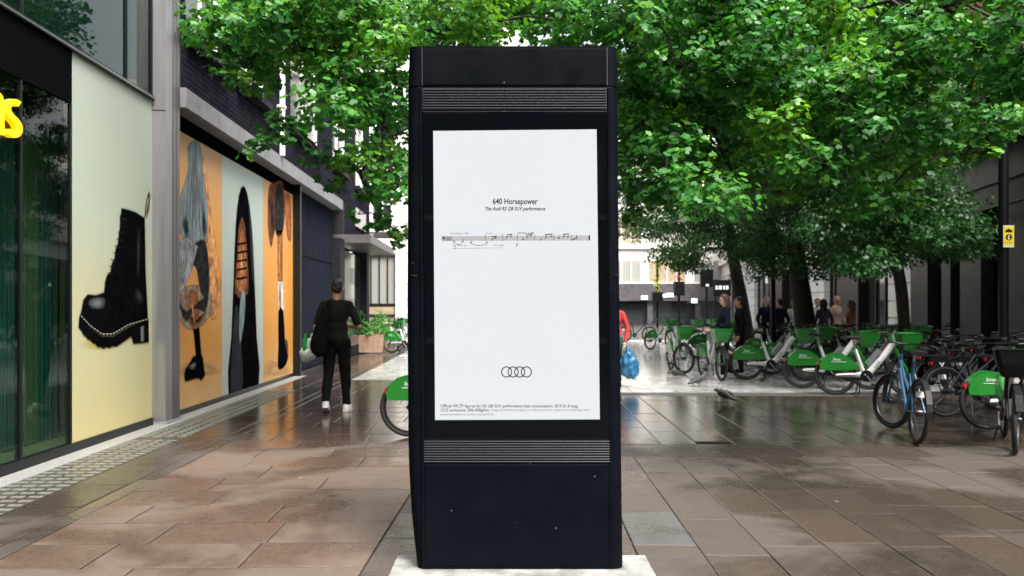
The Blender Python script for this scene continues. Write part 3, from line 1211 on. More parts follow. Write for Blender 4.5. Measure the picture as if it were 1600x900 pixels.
for i_ in (0, 2):
    a, b = (62, 165) if i_ == 0 else (295, 380)
    mp(i_, 'printed_floor', 'ink_sand', [(a - 30 * (i_ == 0), 770), (a + 20, 745), ((a + b) / 2, 752), (b, 770), (b, 790), ((a + b) / 2, 800), (a - 25 * (i_ == 0), 800)], .0006, 3, .2)

# doors
dl = (yd1 - yd0 - .1) / 3
for k in range(3):
    a = yd0 + .05 + k * dl
    dr = bw('door', 'door_navy', WX - .07, WX - .02, a + .012, a + dl - .012, .04, LZ0 - .02)
    for j in range(3):
        w3 = (dl - .024) / 3
        bw('door_board', 'door_navy', WX - .02, WX - .008, a + .012 + j * w3 + .008, a + .012 + (j + 1) * w3 - .008, .08, 2.55, dr)
        bw('door_board', 'door_navy', WX - .02, WX - .008, a + .012 + j * w3 + .008, a + .012 + (j + 1) * w3 - .008, 2.62, LZ0 - .06, dr)
    if k == 0:
        bw('door_handle', 'white_paint', WX - .008, WX + .03, a + .12, a + .16, 1.35, 1.47, dr)
bw('door_jamb', 'mullion', WX - .1, BX - .02, yd0 - .02, yd0 + .05, 0, LZ0)
bw('pier', 'sill_dark', WX - .3, BX + .03, yd1 - .06, yd1 + .55, 0, 3.3)
# shop at the far end, glazed, with a flat canopy
bw('far_shop_glass', 'window_dark', WX - .05, WX - .02, yd1 + .6, YE - .5, .3, 3.1)
bw('far_shop_stallriser', 'sill_dark', WX - .05, WX, yd1 + .55, YE - .5, 0, .3)
bw('far_shop_corner', 'sill_dark', WX - .3, BX, YE - .5, YE, 0, 3.3)
bw('canopy', 'granite_grey', WX - .1, on_x(580, 400, -3.3).x, yd1 + .5, YE + .5, 3.22, 3.44, c=.01)
ps = on_x(557, 330, BX + .03)
bw('sign_board', 'stone_grey', BX + .02, BX + .05, ps.y - .1, ps.y + 1.6, 3.85, 4.4)
# brick skin: courses with windows left open
OPEN = [(10.25, 11.55, 5.06, 7.0), (12.25, 13.75, 5.06, 7.0), (15.5, 17.9, 5.06, 7.0), (19.6, 21.2, 5.06, 7.0), (22.8, 24.2, 5.06, 7.0),
        (10.25, 11.55, 8.5, 10.4), (12.25, 13.75, 8.5, 10.4), (15.5, 17.9, 8.5, 10.4), (19.6, 21.2, 8.5, 10.4), (22.8, 24.2, 8.5, 10.4)]
bw('wall_core', 'brick_joint', WX - .5, BX - .12, 10.10, YE - .01, LZ1, 13.0)
bw('wall_core', 'brick_joint', WX - .5, BX - .014, yd1 + .55, YE - .004, 3.3, LZ1)
# wall lining between openings (recessed joint plane)
segs = []
zs = [LZ1, 5.06, 7.0, 8.5, 10.4, 13.0]
for za, zb in zip(zs, zs[1:]):
    op = [o for o in OPEN if o[2] <= za + .01 and o[3] >= zb - .01]
    a = 10.10
    for o in sorted(op):
        segs.append((a, o[0], za, zb))
        a = o[1]
    segs.append((a, YE - .004, za, zb))
mb = MB()
for a, b, za, zb in segs:
    mb.box(BX - .12, BX - .014, a, b, za, zb)
mb.build('wall_lining', 'brick_joint', bk, wld=True, fix=False)
mb = MB()
z = 3.3
cr_ = 0
while z < 12.95:
    y = 10.11 - (.1125 if cr_ % 2 else 0)
    while y < YE:
        a, b = max(y, 10.11), min(y + .215, YE)
        y += .225
        if z < LZ1 and a < yd1 + .6:
            continue
        if z > 7.6 and a > 30:
            continue
        blocked = False
        for o in OPEN:
            if z + .065 > o[2] and z < o[3] and b > o[0] and a < o[1]:
                if a < o[0] - .04:
                    b = o[0]
                elif b > o[1] + .04:
                    a = o[1]
                else:
                    blocked = True
        if blocked or b - a < .03:
            continue
        pr = rs.uniform(-.002, .003)
        mb.add([(BX - .014, a, z), (BX - .014, b, z), (BX - .014, b, z + .065), (BX - .014, a, z + .065),
                (BX + pr, a, z), (BX + pr, b, z), (BX + pr, b, z + .065), (BX + pr, a, z + .065)],
               [(4, 5, 6, 7), (0, 1, 5, 4), (1, 2, 6, 5), (2, 3, 7, 6), (3, 0, 4, 7)], rs.random())
    z += .075
    cr_ += 1
tag(mb.build('brickwork', 'brick_dark', bk, wld=True, fix=False), kind='stuff')
# far end wall facing the white building, roof slab
bw('end_wall', 'brick_dark', WX - 8, BX - .02, YE - .003, YE + .1, 3.3, 13)
bw('roof_slab', 'lintel_stone', WX - 8, BX + .05, 10.10, YE + .1, 13.0, 13.2)
for o in OPEN:
    f = bw('window', 'window_dark', BX - .10, BX - .085, o[0] + .06, o[1] - .06, o[2] + .06, o[3] - .06)
    for (a, b, za, zb) in ((o[0], o[0] + .07, o[2], o[3]), (o[1] - .07, o[1], o[2], o[3]), (o[0] + .07, o[1] - .07, o[2], o[2] + .07), (o[0] + .07, o[1] - .07, o[3] - .07, o[3]),
                           ((o[0] + o[1]) / 2 - .03, (o[0] + o[1]) / 2 + .03, o[2] + .07, o[3] - .07)):
        bw('window_frame', 'white_paint', BX - .119, BX - .05, a, b, za, zb, f)
    bw('reveal', 'white_paint', BX - .049, BX - .016, o[1] - .05, o[1] - .002, o[2], o[3], f)
    bw('window_sill', 'sill_dark', BX - .119, BX + .14, o[0] - .08, o[1] + .08, o[2] - .11, o[2] - .002, f, c=.008)
# white downpipe between the windows
pp = thing('downpipe', 'white downpipe fixed to the dark brick wall between windows', 'pipe', (BX + .08, 14.6, LZ1))
MB().tube([(0, 0, 0), (0, 0, 8.5)], .055, 10).build('pipe', 'white_paint', pp, 40)
for z in (.9, 2.9, 4.9, 6.9):
    MB().box(-.079, .06, -.07, .07, z, z + .05).build('bracket', 'white_paint', pp)

# ------------------------------------------------------------------ the advertising kiosk
KD = F * H / (893 - HY)                         # distance of its front face
kl = world(.012, KD)
ki = thing('advertising_kiosk', 'tall navy-black advertising kiosk with a lit white screen on concrete pad', 'kiosk', (kl.x, kl.y, .012), -TH)
KZ = .012


def kp(px, py):                                  # photo pixel -> kiosk local x, z on its front face
    return ((px - 800) / F * KD - .012, H - (py - HY) / F * KD - KZ)


def interp(tab, y):
    for (y0, x0), (y1, x1) in zip(tab, tab[1:]):
        if y0 <= y <= y1:
            return x0 + (x1 - x0) * (y - y0) / (y1 - y0)
    return tab[-1][1] if y > tab[-1][0] else tab[0][1]


LT = [(72, 638), (134, 636), (480, 634.5), (690, 636), (740, 637.5), (800, 641), (850, 646), (893, 651)]
RT = [(72, 965), (134, 966), (300, 968), (480, 970), (700, 972.5), (893, 975)]
KDEP = .34


def shell(y0, y1, inset=0.0, front=0.0):
    """rounded-section body lofted between two photo rows"""
    ysr = sorted({y0, y1, *[y for y, _ in LT + RT if y0 < y < y1]}, reverse=True)
    mb = MB()
    n = None
    for py in ysr:
        xl, z = kp(interp(LT, py), py)
        xr, _ = kp(interp(RT, py), py)
        xl += inset
        xr -= inset
        ring = []
        r = .055
        for cx, cy, a0 in ((xr - r, r, -90), (xr - r, KDEP - r, 0), (xl + r, KDEP - r, 90), (xl + r, r, 180)):
            for k in range(7):
                a = R(a0 + 15 * k)
                ring.append((cx + r * math.cos(a), front + cy + r * math.sin(a), z))
        n = len(ring)
        mb.v += ring
    for i in range(len(ysr) - 1):
        for j in range(n):
            mb.f.append((i * n + j, i * n + (j + 1) % n, (i + 1) * n + (j + 1) % n, (i + 1) * n + j))
    mb.f.append(tuple(range(n - 1, -1, -1)))
    mb.f.append(tuple((len(ysr) - 1) * n + j for j in range(n)))
    mb.r = [.5] * len(mb.f)
    return mb


shell(137, 889).build('body', 'kiosk_paint', ki, 35)
shell(134.2, 136.8, .006, .006).build('shadow_gap', 'kiosk_seam', ki, 35)
shell(72, 134).build('cap', 'kiosk_paint', ki, 35)
shell(889, 897, .01, .008).build('foot', 'kiosk_seam', ki, 35)


def face(name, m, x0, x1, y0, y1, t0, t1, parent=None, lean=(0, 0), bev=0.0):
    """panel on the front face: photo px box, from depth t0 to t1 in front of the face (t toward the camera)"""
    a = [kp(x0 + lean[1], y1), kp(x1 + lean[1], y1), kp(x1 + lean[0], y0), kp(x0 + lean[0], y0)]
    mb = MB()
    if bev:
        c = sum((Vector((u, v)) for u, v in a), Vector((0, 0))) / 4
        ins = [(u + (bev if u < c.x else -bev), v + (bev if v < c.y else -bev)) for u, v in a]
        vs = [(u, -t0, v) for u, v in a] + [(u, -t1 + bev * .6, v) for u, v in a] + [(u, -t1, v) for u, v in ins]
        fs = [(8, 9, 10, 11)]
        for k in (0, 4):
            fs += [(k + i, k + (i + 1) % 4, k + 4 + (i + 1) % 4, k + 4 + i) for i in range(4)]
        mb.add(vs, fs)
    else:
        mb.prism(a, lambda u, v, k: (u, -(t0 + (t1 - t0) * k), v))
    return mb.build(name, m, parent or ki)


for xx in (659.5, 948.5):
    face('seam', 'kiosk_seam', xx - .8, xx + .8, 74, 133.5, 0, .0008, lean=(0, .5))
face('top_panel', 'kiosk_paint', 661, 947, 76, 133, 0, .004, bev=.002)
face('vent_recess', 'kiosk_seam', 660, 948, 138, 172, 0, .001)
for k in range(8):
    y = 139.5 + k * 4.15
    face('vent_slat', 'vent_slat', 661, 947, y, y + 1.9, .001, .007, bev=.0016)
gp = face('glass_panel', 'kiosk_glass', 660, 948, 174, 686.5, 0, .006, lean=(0, 6), bev=.002)
# frame lips of the glass
for a, b in ((655.5, 659), (949, 952.5)):
    face('glass_lip', 'kiosk_paint', a, b, 138, 886, 0, .009, lean=(0, 5), bev=.002)
# the lit screen, a slightly leaning sheet
sc4 = [kp(680, 656), kp(937, 655), kp(932, 202.5), kp(677, 205)]
scr = MB().prism(sc4, lambda u, v, k: (u, -.0062 - .0008 * k, v)).build('screen', 'screen', ki)
SX, SZ = Vector(sc4[1]) - Vector(sc4[0]), Vector(sc4[3]) - Vector(sc4[0])


def sp_(px, py):                                  # photo px on the screen, following its lean
    return kp(px + (py - 330) * .0092 * .55, py)


def inkpoly(name, pts, m='ink', lift=.0001):
    q = [kp(*p) for p in pts]
    return MB().prism(q, lambda u, v, k: (u, -.0071 - lift - .0001 * k, v)).build(name, m, scr)


def inktext(name, s, px0, px1, base, cap, m='ink', shear=0.0, offset=0.0, tilt=0.0, spacing=1.0):
    """lettering fitted between two photo columns on a baseline"""
    mb, wd = text_mesh(s, 1.0, 0, shear, spacing, offset)
    x0, z0 = kp(px0, base)
    x1, _ = kp(px1, base)
    hz = cap * KD / F / .70
    mb.v = [(x0 + v[0] * (x1 - x0) / wd, -.0073, z0 + v[1] * hz + tilt * v[0]) for v in mb.v]
    return mb.build(name, m, scr, fix=False)


inktext('headline', '640 Horsepower', 770, 840, 319.2, 9.0, offset=.02)
for cx in (786.2, 789.6, 793.4, 796.4):           # serif feet and heads of the capitals
    pass
inktext('subtitle', 'The Audi RS Q8 SUV performance', 758, 852, 329, 5.6, shear=.25, offset=.022)
# stave
y0s, y1s = 369.6, 376.2
for k in range(5):
    y = y0s + (y1s - y0s) * k / 4
    inkpoly('stave_line', [(690, y - .32), (921.5, y - .9 - .32), (921.5, y - .9 + .32), (690, y + .32)], 'ink_grey')
inkpoly('stave_tint', [(690, y0s), (921.5, y0s - .9), (921.5, y1s - .9), (690, y1s)], 'staff_grey', -.00008)
inkpoly('stave_end', [(919.6, 367.6), (921.8, 367.6), (921.8, 375.6), (919.6, 375.6)], 'ink', .0002)
for x in (758, 785, 808, 835, 865, 892, 901):
    inkpoly('bar_line', [(x, 366.5), (x + .7, 366.5), (x + .7, 376.4), (x, 376.4)], 'ink', .0002)
inktext('clef', '9:\\\\/:', 691, 707, 376, 6.2, offset=.03)
notes = [(710, 377), (723, 377.5), (736, 379), (761, 378.5), (769, 374.5), (774, 372.5), (792, 370.5), (798, 369.5), (817, 374.5), (824, 370), (829, 368.8), (845, 375), (853, 370.2), (861, 369.5), (873, 372), (881, 369.2), (887, 370), (899, 373), (896, 374)]
for i, (x, y) in enumerate(notes):
    inkpoly('note_head', [(x - 1.5, y + .3), (x - .6, y - .9), (x + 1.3, y - .9), (x + 1.5, y), (x + .6, y + .9), (x - 1.1, y + 1)], 'ink', .0003)
    up = i % 3 != 0
    inkpoly('note_stem', [(x + (1.2 if up else -1.4), y - (5 if up else 0)), (x + (1.7 if up else -.9), y - (5 if up else 0)), (x + (1.7 if up else -.9), y + (0 if up else 5)), (x + (1.2 if up else -1.4), y + (0 if up else 5))], 'ink', .0003)
for a, b, y in ((769, 776, 369.8), (792, 800, 366.8), (822, 832, 366.3), (851, 863, 366.3), (879, 888, 366)):
    inkpoly('note_beam', [(a, y), (b, y - 1.2), (b, y + .3), (a, y + 1.5)], 'ink', .0003)
for a, b, y in ((710, 723, 379.5), (736, 761, 381)):
    pts = [(a + (b - a) * t / 8, y + 3.2 * math.sin(PI * t / 8)) for t in range(9)]
    inkpoly('slur', pts + [(x, yy - .8) for x, yy in reversed(pts)], 'ink', .0003)
inktext('tempo_mark', 'Schnitzig \u266a=88', 704, 732, 366, 2.6)
inktext('tempo_mark', 'accel.', 760, 770, 366, 2.6)
for k in range(9):
    inkpoly('dotted_line', [(773 + k * 3.9, 365), (774.2 + k * 3.9, 365), (774.2 + k * 3.9, 365.8), (773 + k * 3.9, 365.8)], 'ink_grey', .0003)
inktext('tempo_mark', 'Quicker \u266a=98', 809, 834, 365.4, 2.8, offset=.01)
inktext('dynamic_mark', 'mp', 708, 712.5, 385, 2.4, offset=.02)
inktext('dynamic_mark', 'mf', 708, 712.5, 389, 2.4, offset=.02)
inktext('dynamic_mark', 'molto rit.', 714, 729, 384.6, 2.4)
inktext('dynamic_mark', 'molto legato', 771, 788, 384.2, 2.4)
inktext('dynamic_mark', 'f', 806, 810, 385.5, 5.0, shear=.3, offset=.02)
inkpoly('bracket_line', [(713, 388), (783, 387.2), (783, 387.8), (713, 388.7)], 'ink_grey', .0003)
inkpoly('bracket_line', [(782.4, 385.6), (783, 385.6), (783, 387.8), (782.4, 387.8)], 'ink_grey', .0003)
# four rings
for k in range(4):
    cx, cy = 791.6 + k * 10.25, 581
    pts = [(cx + 8.7 * math.cos(2 * PI * t / 40), cy + 8.7 * math.sin(2 * PI * t / 40)) for t in range(40)]
    inn = [(cx + 7.1 * math.cos(2 * PI * t / 40), cy + 7.1 * math.sin(2 * PI * t / 40)) for t in range(40)]
    mb = MB()
    q0, q1 = [kp(*p) for p in pts], [kp(*p) for p in inn]
    mb.add([(u, -.0074 - k * .00005, v) for u, v in q0 + q1], [(t, (t + 1) % 40, 40 + (t + 1) % 40, 40 + t) for t in range(40)])
    mb.build('emblem_ring', 'ink', scr, fix=False)
inktext('small_print', 'Official WLTP figures for RS Q8 SUV performance fuel consumption: 20.9-21.4 mpg,', 688.5, 903, 636.2, 4.6, 'ink', offset=.01)
inktext('small_print', 'CO2 emissions: 306-300g/km.', 688.5, 765, 642.6, 4.6, 'ink', offset=.01)
inktext('small_print', 'Range and performance figures are indicative and for comparison of technology where', 768, 922, 641.6, 3.0, 'ink')
inktext('small_print', 'available and tested in accordance with the WLTP.', 688.5, 772, 648.6, 3.0, 'ink')
# lower vent and base panel
face('vent_recess', 'kiosk_seam', 662, 954, 688, 723.5, 0, .001)
for k in range(9):
    y = 688.8 + k * 3.95
    face('vent_slat', 'vent_slat', 662.5, 953.5, y, y + 1.7, .001, .008, bev=.0016)
face('base_panel', 'kiosk_paint', 664, 956, 726, 884, 0, .004, bev=.002)
for xl, xr in ((637, 653), (955, 969)):
    face('seam', 'kiosk_seam', xl + 6, xr - 1, 429.5, 431, -.004, .0012)

# ------------------------------------------------------------------ white building closing the street on the left
wb = thing('white_stone_building', 'white stone building behind planter, left of the kiosk', 'building', (-5, 30.5, 0))
WYF = 30.5


def stone_front(root, x0, x1, yf, courses, ch, openings, mstone='portland', joint=.02, proud=.03, block=1.4, name='stone_block', limit=280):
    """rusticated wall facing -Y: recessed joint plane and blocks, openings (xa, xb, za, zb) left free"""
    cnt = 0
    rest = MB()
    z = 0
    for i in range(courses):
        x = x0 - (block / 2 if i % 2 else 0)
        while x < x1:
            spans = [(max(x, x0) + joint / 2, min(x + block, x1) - joint / 2)]
            for o in openings:
                if z + ch - joint > o[2] + .05 and z < o[3] - .05:
                    ns = []
                    for a, b in spans:
                        if b <= o[0] or a >= o[1]:
                            ns.append((a, b))
                        else:
                            if a < o[0]:
                                ns.append((a, o[0]))
                            if b > o[1]:
                                ns.append((o[1], b))
                    spans = ns
            for a, b in spans:
                if b - a < .08:
                    continue
                if cnt < limit:
                    MB().box(a, b, yf - proud, yf + .25, z + joint / 2, z + ch - joint / 2).build(name, mstone, root, wld=True, fix=False)
                    cnt += 1
                else:
                    rest.box(a, b, yf - proud, yf + .25, z + joint / 2, z + ch - joint / 2)
            x += block
        z += ch
    if rest.v:
        tag(rest.build(name + 's', mstone, root, wld=True, fix=False), kind='stuff')


def wpx(px, py, Y):                       # pixel -> x, z on a wall facing the camera at y = Y
    k = (px - 800) / F
    d = Y / (CT - k * ST)
    return (k * d * CT + d * ST, H - (py - HY) / F * d)


xa, za = wpx(583, 357, WYF)
xb, zb = wpx(611, 280, WYF)
gx0, gz0 = wpx(566, 483, WYF)
gx1, gz1 = wpx(618, 402, WYF)
x2, z2a = wpx(583, 237, WYF)
_, z2b = wpx(583, 178, WYF)
ops = []
for k in range(-3, 3):
    sh = k * 2.1
    ops += [(xa + sh, xb + sh, za, zb), (xa + sh, xb + sh, z2a, z2b + .6), (xa + sh, xb + sh, 11.2, 13.2)]
ops += [(gx0, gx1, .45, gz1), (gx0 - 2.4, gx0 - .8, .45, gz1), (gx1 + .9, gx1 + 2.6, .45, gz1)]
WX0, WX1 = -14, 1.4
stone_front(wb, WX0, WX1, WYF, 24, .6, ops, block=2.2, joint=.018)
MB().box(WX0, WX1, WYF + .26, WYF + 8, 0, 14.4).build('wall_core', 'portland_joint', wb, wld=True)
for z in (zb + .75, 10.6, 14.4):
    MB().cbox(WX0 - .1, WX1 + .12, WYF - .22, WYF + .2, z, z + .25, .03).build('string_course', 'portland', wb, wld=True)
for i, o in enumerate(ops):
    f = MB().box(o[0], o[1], WYF + .16, WYF + .2, o[2], o[3]).build('window', 'window_blind' if (i >= len(ops) - 3) else 'window_dark', wb, wld=True)
    if i < len(ops) - 3:
        MB().box(o[0] + .02, o[1] - .02, WYF + .10, WYF + .15, (o[2] + o[3]) / 2 - .03, (o[2] + o[3]) / 2 + .03).build('glazing_bar', 'white_paint', f, wld=True)
        MB().box((o[0] + o[1]) / 2 - .02, (o[0] + o[1]) / 2 + .02, WYF + .105, WYF + .148, o[2], o[3]).build('glazing_bar', 'white_paint', f, wld=True)
        MB().box(o[0] - .12, o[1] + .12, WYF - .13, WYF + .15, o[2] - .14, o[2] - .005).build('window_sill', 'portland', f, wld=True)
    else:
        n = 4
        for j in range(n + 1):
            xx = o[0] + (o[1] - o[0]) * j / n
            MB().box(xx - .02, xx + .02, WYF + .1, WYF + .155, o[2], o[3]).build('glazing_bar', 'bronze', f, wld=True)
        MB().box(o[0], o[1], WYF + .08, WYF + .157, o[2] + .95 + .1, o[2] + 1.17).build('transom', 'bronze', f, wld=True)
        MB().box(o[0], o[1], WYF + .09, WYF + .153, o[2], o[2] + 1.05).build('display', 'shop_tan', f, wld=True)
        for zz in (.3, .68):
            MB().box(o[0], o[1], WYF + .03, WYF + .088, o[2] + zz, o[2] + zz + .06).build('display_shelf', 'bronze', f, wld=True)

# ------------------------------------------------------------------ pale building closing the square on the right
fb = thing('pale_office_building', 'pale building with ribbon windows and dark shopfronts across the far square', 'building', (9, 70, 0))
FY = 70


def fbx(name, m, x0, x1, y0, y1, z0, z1, p=None):
    return MB().box(x0, x1, y0, y1, z0, z1).build(name, m, p or fb, wld=True)


FX0, FX1 = 1.0, 30.0
fz = lambda py: H - (py - HY) / F * FY
fbx('wall', 'portland', FX0, FX1, FY, FY + 8, fz(443), 22)
fbx('shop_recess', 'window_dark', FX0, FX1, FY + .3, FY + 8, 0, fz(470))
fbx('fascia_band', 'granite_grey', FX0, FX1, FY - .4, FY + .3, fz(470), fz(443))
x = FX0
while x < FX1:
    fbx('shop_pier', 'granite_grey', x, x + .5, FY - .1, FY + .3, 0, fz(470))
    x += 4.4
k = 0
for za, zb in ((fz(441), fz(407)), (fz(380), fz(346)), (fz(320), fz(286)), (fz(258), fz(225))):
    x = FX0 + .6
    while x < FX1 - 3:
        f = fbx('window', 'window_blind' if k % 3 else 'shop_tan', x, x + 3.6, FY - .02, FY + .02, za, zb)
        for j in range(5):
            fbx('glazing_bar', 'white_paint', x + j * .88, x + j * .88 + .1, FY - .09, FY - .021, za, zb, f)
        x += 4.2
        k += 1
    fbx('spandrel', 'portland', FX0, FX1, FY - .25, FY - .003, za - .5, za - .01)
for px, py, w_, h_ in ((1007, 465, 10, 6), (1036, 462, 10, 5), (1047, 461, 12, 6), (1085, 470, 9, 7)):
    a, za = wpx(px - w_ / 2, py + h_ / 2, FY - .5)
    b, zb = wpx(px + w_ / 2, py - h_ / 2, FY - .5)
    fbx('lit_sign', 'awning_light', a, b, FY - .5, FY - .41, za, zb)

# ------------------------------------------------------------------ right: row of shops, stone and dark granite, running away at an angle
RA = math.atan(.15) + TH                   # direction of the facade, clockwise from +Y
rp = world(8.85 + .15 * 9.0, 9.0)
row_ = thing('shop_row_building', 'dark granite and pale stone shop row behind the parked bicycles, right', 'building', (rp.x, rp.y, 0), -RA)
# local frame: +y runs along the facade away from the camera, +x goes into the building
RM = ROOTM[row_.name]


def s_at(px):                              # distance along the facade seen at photo column px
    k = (px - 800) / F
    d = 8.85 / (k - .15)
    p = world(k * d, d)
    return (RM.inverted() @ p).y


def rb(name, m, x0, x1, y0, y1, z0, z1, parent=None, c=0.0):
    b = MB()
    b.cbox(x0, x1, y0, y1, z0, z1, c) if c else b.box(x0, x1, y0, y1, z0, z1)
    return b.build(name, m, parent or row_)


CZ = 5.35
SE = s_at(1426)                            # granite shop ends here, pale stone begins
rb('core', 'interior_dark', .9, 9, -6, 70, 0, CZ)
rb('cornice', 'granite_grey', -.75, .9, -6, SE + 1.5, CZ - .12, CZ + .30, c=.03)
rb('cornice_top', 'stone_grey', -.85, .9, -6, SE + 1.5, CZ + .303, CZ + .42, c=.02)  # paler colour than the cornice stands in for sky reflected on the ledge
rb('entablature', 'granite_grey', -.18, .9, -6, SE + 1.5, CZ - .95, CZ - .123, c=.02)
rb('frieze', 'granite_dark', -.10, .9, -6, SE + .2, CZ - 1.5, CZ - .953)
# granite piers and glazed bays
edges = [(1700, 1640, 'p'), (1640, 1566, 'p'), (1566, 1536, 'g'), (1536, 1503, 'p'), (1503, 1488, 'g'), (1488, 1474, 'p'), (1474, 1452, 'g'), (1452, 1426, 'p')]
for a, b, k in edges:
    y0, y1 = s_at(a), s_at(b)
    if k == 'p':
        n = max(1, round((y1 - y0) / .9))
        for j in range(n):
            rb('granite_panel', 'granite_dark', -.05 + .012 * (j % 2), .9, y0 + (y1 - y0) * j / n + .004, y0 + (y1 - y0) * (j + 1) / n - .004, 0, CZ - 1.503)
    else:
        rb('glass_pane', 'window_glass', .25, .262, y0, y1, .35, CZ - 1.503)
        rb('stall_riser', 'granite_dark', .15, .9, y0, y1, 0, .35)
        rb('door_transom', 'bronze', .2, .30, y0, y1, 2.55, 2.7)
        rb('display', 'interior_teal', .75, .8, y0, y1, .35, 3.0)
# pale stone pier with blocks
y0, y1 = SE, s_at(1390)
for i in range(7):
    for j in range(2):
        a, b = y0 + (y1 - y0) * j / 2 + .02, y0 + (y1 - y0) * (j + 1) / 2 - .02
        if i % 2:
            a, b = (y0 + .02, y0 + (y1 - y0) * .62 - .02) if j == 0 else (y0 + (y1 - y0) * .62 + .02, y1 - .02)
        rb('stone_block', 'portland', -.06, .5, a, b, i * .56 + .018, i * .56 + .56 - .018, c=.015)
rb('pier_core', 'portland_joint', 0, .9, y0, y1, 0, CZ - .95)
# bronze shopfronts and stone beyond
pos = [(1390, 1346, 'shop'), (1346, 1312, 'bronze'), (1312, 1290, 'shop'), (1290, 1262, 'stone'), (1262, 1225, 'shop'), (1225, 1205, 'bronze'), (1205, 1180, 'shop'), (1180, 1160, 'stone'), (1160, 1140, 'shop'), (1140, 1128, 'stone')]
for a, b, k in pos:
    y0, y1 = s_at(a), s_at(b)
    if k == 'shop':
        rb('glass_pane', 'window_dark', .25, .27, y0, y1, .4, 3.6)
        rb('stall_riser', 'bronze', .15, .9, y0, y1, 0, .4)
        rb('shop_fascia', 'stone_grey', .05, .9, y0, y1, 3.6, 4.3)
        n = 3
        for j in range(n + 1):
            yy = y0 + (y1 - y0) * j / n
            rb('mullion', 'bronze', .18, .24, yy - .05, yy + .05, .4, 3.6)
    elif k == 'bronze':
        rb('bronze_pier', 'bronze', -.12, .9, y0, y1, 0, 4.3, c=.03)
    else:
        for i in range(8):
            rb('stone_block', 'portland', -.08, .9, y0, y1, i * .54 + .015, i * .54 + .525, c=.015)
rb('stone_entablature', 'portland', -.15, .9, SE + 1.5, 70, 4.3, CZ - .1)
rb('stone_cornice', 'portland', -.5, .9, SE + 1.5, 70, CZ - .1, CZ + .3, c=.04)
# upper floors: red brick near, stone beyond
rb('upper_wall', 'brick_red', .5, 9, -6, SE + 6, CZ + .42, 9.7)
rb('upper_wall', 'portland', .3, 9, SE + 6, 70, CZ + .3, 9.7)
for z in (6.6,):
    y = -3.5
    while y < 66:
        xx = .5 if y + 1.2 < SE + 6 else .3
        if not (y < SE + 6 < y + 1.3):
            f = rb('window', 'window_dark', xx - .02, xx + .05, y, y + 1.2, z, z + 1.9)
            for a, b, c_, d_ in ((0, .08, 0, 1.9), (1.12, 1.2, 0, 1.9), (.08, 1.12, 0, .08), (.08, 1.12, 1.82, 1.9), (.08, 1.12, .92, .98)):
                rb('window_frame', 'white_paint', xx - .07, xx - .022, y + a, y + b, z + c_, z + d_, f)
            rb('window_surround', 'portland', xx - .1, xx - .002, y - .15, y + 1.35, z - .25, z - .02, f)
        y += 2.6

# ------------------------------------------------------------------ buildings behind the viewer, seen in the kiosk's glass
bb = thing('rear_building', 'dark brick street front behind the viewer, mirrored in the kiosk glass', 'building', (2, -16, 0))
MB().box(-16, 20, -26, -16, 0, 15).build('wall', 'brick_dark', bb, wld=True)
for i in range(9):
    for z in (.5, 4.4, 7.8, 11.2):
        x = -14.5 + i * 3.8
        f = MB().box(x, x + 1.8, -16.02, -15.98, z, z + 2.2).build('window', 'window_dark', bb, wld=True)
        MB().box(x - .1, x + 1.9, -15.979, -15.9, z - .16, z - .01).build('window_sill', 'portland', f, wld=True)

# ------------------------------------------------------------------ trees
FAN = np.array([(0, 0, 0), (-.50, .34, .05), (-.46, .60, .07), (-.22, .80, .03), (0, .58, -.02), (.22, .80, .03), (.46, .60, .07), (.50, .34, .05)])
FANF = np.array([(0, 3, 2, 1), (0, 5, 4, 3), (0, 7, 6, 5)])
OVAL = np.array([(0, 0, 0), (-.34, .42, .05), (0, .95, -.05), (.34, .42, .05)])
OVALF = np.array([(0, 3, 2, 1)])


def in_poly(p, poly):
    x, y = p
    c = False
    j = len(poly) - 1
    for i in range(len(poly)):
        (xi, yi), (xj, yj) = poly[i], poly[j]
        if (yi > y) != (yj > y) and x < (xj - xi) * (y - yi) / (yj - yi) + xi:
            c = not c
        j = i
    return c


def clumps_in(poly, d0, d1, gap, n, seed, rad=(.34, .5), flat=.62, tries=6000, zmin=2.2):
    """clump centres spread through a slab of space whose outline is given as seen in the photo"""
    rr = random.Random(seed)
    xs_, ys_ = [p[0] for p in poly], [p[1] for p in poly]
    out = []
    for _ in range(tries):
        if len(out) >= n:
            break
        p = (rr.uniform(min(xs_), max(xs_)), rr.uniform(min(ys_), max(ys_)))
        if not in_poly(p, poly):
            continue
        c = at(p[0], p[1], rr.uniform(d0, d1))
        if c.z < zmin or any((c - o[0]).length < gap for o in out):
            continue
        r = rr.uniform(*rad)
        out.append((c, r, r * flat))
    return out


